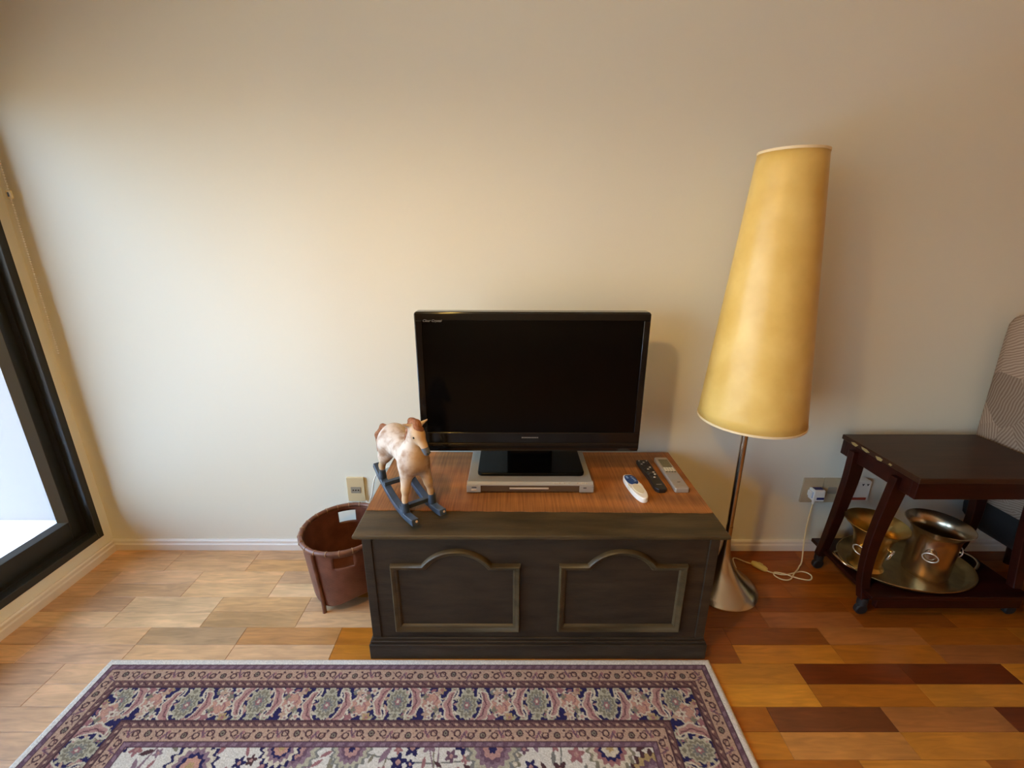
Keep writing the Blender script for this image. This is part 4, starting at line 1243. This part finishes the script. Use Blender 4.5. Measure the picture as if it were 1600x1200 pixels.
# ------------------------------------------------------------------ trolley
CX0, CX1, CY0, CY1, CZ = 1.452, 2.035, 1.382, 1.768, 0.657
ct = thing('serving_trolley', 'dark mahogany serving trolley with bowed legs and lower shelf', 'trolley', ((CX0 + CX1) / 2, (CY0 + CY1) / 2, 0))
def Lc(x, y, z): return (x - (CX0 + CX1) / 2, y - (CY0 + CY1) / 2, z)
def cbox(x0, x1, y0, y1, z0, z1):
    a = Lc(x0, y0, z0); b = Lc(x1, y1, z1)
    return MB().box(a[0], b[0], a[1], b[1], a[2], b[2])
cbox(CX0, CX1, CY0, CY1, CZ - 0.022, CZ).build('top', 'cart_top', ct, bevel=0.004)
cbox(CX0 + .005, CX1 - .005, CY0 + 0.005, CY0 + 0.030, CZ - 0.088, CZ - 0.022).build('front_apron', 'mahogany', ct, bevel=0.003)
cbox(CX0 + .005, CX1 - .005, CY1 - 0.030, CY1 - .005, CZ - 0.088, CZ - 0.022).build('back_apron', 'mahogany', ct, bevel=0.003)
for x0 in (CX0 + .005, CX1 - 0.030):
    cbox(x0, x0 + 0.025, CY0 + 0.030, CY1 - 0.030, CZ - 0.088, CZ - 0.022).build('side_apron', 'mahogany', ct, bevel=0.003)
for y0_, pl_ in ((1.672, ((0, 0), (.022, .003), (.040, -.002), (.030, -.009), (.012, -.011))), (1.610, ((0, -.002), (.018, .004), (.046, .003), (.040, -.005), (.016, -.009))),
                (1.545, ((0, 0), (.014, .003), (.036, -.001), (.024, -.012), (.006, -.010))), (1.500, ((0, .001), (.012, .003), (.018, -.004), (.006, -.006)))):
    pp = [Lc(0, y0_ + a_, CZ - 0.010 + b_)[1:] for a_, b_ in pl_]
    MB().prism(pp, CX0 - 0.0008 - (CX0 + CX1) / 2, CX0 + 0.002 - (CX0 + CX1) / 2, 'x').build('worn_edge', 'brass_worn', ct)
for sx_ in (0, 1):
    for fy in (0, 1):
        pts = [(0.016, 0.085, CZ - 0.040), (0.008, 0.092, 0.50), (-0.003, 0.095, 0.40), (-0.013, 0.093, 0.29), (-0.018, 0.082, 0.17), (-0.014, 0.062, 0.075)]
        pth = []
        for px, py, z in pts:
            pth.append(Lc(CX0 + px if sx_ == 0 else CX1 - px, CY0 + py if fy == 0 else CY1 - py, z))
        pth = bez(pth, 6)
        n_ = len(pth)
        MB().sweep_rect(pth, 0.032, [0.064 - 0.026 * min(1, 1.3 * k / n_) for k in range(n_)]).build('leg', 'mahogany', ct, bevel=0.004)
        c = Lc(CX0 - 0.014 if sx_ == 0 else CX1 + 0.014, CY0 + 0.060 if fy == 0 else CY1 - 0.060, 0)
        MB().lathe([(0, 0.048), (0.019, 0.048), (0.019, 0.082), (0, 0.082)], 20, (c[0], c[1], 0)).build('caster_socket', 'black_rubber', ct, smooth=40)
        w = MB().lathe([(0, -0.011), (0.020, -0.011), (0.0245, -0.007), (0.0245, 0.007), (0.020, 0.011), (0, 0.011)], 24)
        w.xf(Matrix.Translation((c[0], c[1], 0.0247)) @ Matrix.Rotation(R(90), 4, 'X')).build('caster_wheel', 'black_rubber', ct, smooth=40)
SX0, SX1, SY0, SY1, SZ = CX0 - 0.028, CX1 + 0.028, CY0 + 0.012, CY1 - 0.006, 0.125
cbox(SX0, SX1, SY0, SY1, SZ - 0.018, SZ).build('shelf', 'mahogany', ct, bevel=0.004)
cbox(SX0 + .03, SX1 - .03, SY0 + .004, SY0 + .026, SZ - 0.060, SZ - 0.018).build('shelf_rail', 'mahogany', ct, bevel=0.003)
cbox(SX0 + .03, SX1 - .03, SY1 - .026, SY1 - .004, SZ - 0.060, SZ - 0.018).build('shelf_rail', 'mahogany', ct, bevel=0.003)

# tray and two buckets on the shelf
TX, TY = 1.70, 1.578
tr = thing('oval_tray', 'oval brass tray on the trolley shelf under both buckets', 'tray', (TX, TY, SZ))
MB().lathe([(0, 0.002), (0.155, 0.002), (0.170, 0.010), (0.181, 0.021), (0.184, 0.021), (0.183, 0.018), (0.172, 0.006), (0.158, 0.0), (0, 0.0)], 72, sx=1.42, sy=1.0).build('dish', 'tray', tr, smooth=40)
MB().tube([(0.1835 * 1.42 * math.cos(2 * math.pi * k / 90), 0.1835 * math.sin(2 * math.pi * k / 90), 0.0215) for k in range(90)], 0.003, 6, closed=True).build('rim', 'tray', tr, smooth=60)
for s in (-1, 1):
    MB().tube(bez([(s * 0.252, -0.055, 0.022), (s * 0.282, -0.035, 0.034), (s * 0.292, 0, 0.040), (s * 0.282, 0.035, 0.034), (s * 0.252, 0.055, 0.022)], 6), 0.0055, 8).build('handle', 'pewter', tr, smooth=60)
ZT = SZ + 0.002
def bucket(name, label, loc, prof, mat, ring_ang, knob_z, knob_r):
    b = thing(name, label, 'ice bucket', loc)
    MB().lathe(prof, 56).build('body', mat, b, smooth=35)
    for a in ring_ang:
        ca, sa = math.cos(R(a)), math.sin(R(a))
        rr = knob_r
        kn = MB().lathe([(0, .010), (.006, .009), (.009, .004), (.007, -.002), (.006, -.008)], 16)
        kn.xf(Matrix.Translation((ca * (rr + .004), sa * (rr + .004), knob_z)) @ Matrix.Rotation(R(a), 4, 'Z') @ Matrix.Rotation(R(90), 4, 'Y')).build('knob', mat, b, smooth=60)
        t_ = Vector((-sa, ca, 0)); o_ = Vector((ca * (rr + .009), sa * (rr + .009), knob_z - .018))
        MB().tube([o_ + t_ * (.024 * math.cos(2 * math.pi * k / 28)) + Vector((ca * .25, sa * .25, 1)) * (.022 * math.sin(2 * math.pi * k / 28)) for k in range(28)], 0.0024, 8, closed=True).build('ring_handle', 'bright', b, smooth=60)
    return b
prR = [(0, 0), (0.074, 0), (0.076, 0.004), (0.077, 0.02), (0.079, 0.16), (0.082, 0.192), (0.092, 0.212), (0.108, 0.229), (0.111, 0.233), (0.108, 0.235), (0.092, 0.220), (0.078, 0.195), (0.075, 0.16), (0.073, 0.01), (0, 0.008)]
bucket('ice_bucket', 'silver-coloured ice bucket with ring handles on the tray', (1.757, 1.540, ZT), prR, 'pewter', (225, 345), 0.135, 0.081)
prL = [(0, 0), (0.060, 0), (0.064, 0.006), (0.056, 0.016), (0.052, 0.028), (0.055, 0.05), (0.060, 0.10), (0.068, 0.15), (0.084, 0.182), (0.108, 0.208), (0.112, 0.212), (0.109, 0.214), (0.084, 0.190), (0.064, 0.155), (0.056, 0.10), (0.050, 0.05), (0, 0.04)]
bucket('ice_bucket', 'brass footed ice bucket with flared rim behind the trolley leg', (1.533, 1.575, ZT), prL, 'brass', (200, 300), 0.115, 0.062)

# ------------------------------------------------------------------ upholstered chair at the right edge
ac = thing('upholstered_chair', 'leaf-patterned upholstered chair beyond the trolley at the right edge', 'chair', (2.42, 1.52, 0))
bk_ = MB()
prof_b = [(-0.310, 0.36), (-0.345, 0.48), (-0.368, 0.70), (-0.392, 1.10), (-0.392, 1.160), (-0.375, 1.185), (-0.335, 1.19), (-0.295, 1.165), (-0.275, 1.10), (-0.235, 0.70), (-0.215, 0.36)]
vs = []; fs = []
ysb = [-0.30, -0.295, -0.275, -0.24, 0.215, 0.25, 0.272, 0.280]
ins = [0.045, 0.025, 0.008, 0.0, 0.0, 0.008, 0.022, 0.040]
cxm, czm = -0.305, 0.78
for y, i_ in zip(ysb, ins):
    for x, z in prof_b:
        fx_ = 1 - i_ / 0.075 * 0.55
        vs.append((cxm + (x - cxm) * fx_, y, (z - i_ * 1.0) if z > 1.0 else z))
k_ = len(prof_b)
for i in range(len(ysb) - 1):
    for j in range(k_):
        j2 = (j + 1) % k_
        fs.append((i * k_ + j, i * k_ + j2, (i + 1) * k_ + j2, (i + 1) * k_ + j))
fs += [tuple(range(k_))[::-1], tuple((len(ysb) - 1) * k_ + j for j in range(k_))]
bk_.add(vs, fs)
ob = bk_.build('backrest', 'fabric', ac, smooth=80)
MB().box(-0.26, 0.32, -0.30, 0.28, 0.36, 0.48).build('seat', 'dark_base', ac, bevel=0.04, seg=4)
MB().prism([(-0.300, 0.37), (-0.300, 0.30), (-0.290, 0.25), (-0.25, 0.205), (-0.18, 0.15), (-0.06, 0.10), (0.22, 0.10), (0.33, 0.20), (0.33, 0.37)], -0.30, 0.28, 'y').build('seat_base', 'dark_base', ac, bevel=0.012)
for x in (-0.05, 0.22):
    for y in (-0.24, 0.22):
        MB().tube([(x, y, 0.0), (x, y, 0.12)], [0.014, 0.022], 12).build('leg', 'mahogany', ac, smooth=50)

# ------------------------------------------------------------------ blind chain in the corner
bc = thing('blind_chain', 'beaded roller-blind pull chain hanging beside the glass door', 'blind chain', (-1.905, 1.815, 1.0))
bd = MB()
zz = 0.0
k = 0
while zz < 1.42:
    c = (0.0, 0.012 * zz * 0.9, zz)
    bd.lathe([(0, 0.0036), (0.003, 0.002), (0.0037, 0), (0.003, -0.002), (0, -0.0036)], 8, c)
    zz += 0.0095
bd.tube([(0, 0, 0), (0, 0.0155, 1.42)], 0.0007, 5)
tag(bd.build('beads', 'white_plastic', bc, smooth=60), kind='stuff')
cn = MB().prism(rrect(-0.010, 0.010, 0.600, 0.632, 0.006), 0.003, 0.011, 'y')
cno = cn.build('chain_connector', 'connector', bc, bevel=0.002)
MB().prism(rrect(-0.003, 0.003, 0.608, 0.624, 0.002), 0.0015, 0.004, 'y').build('slot', 'black_button', cno)
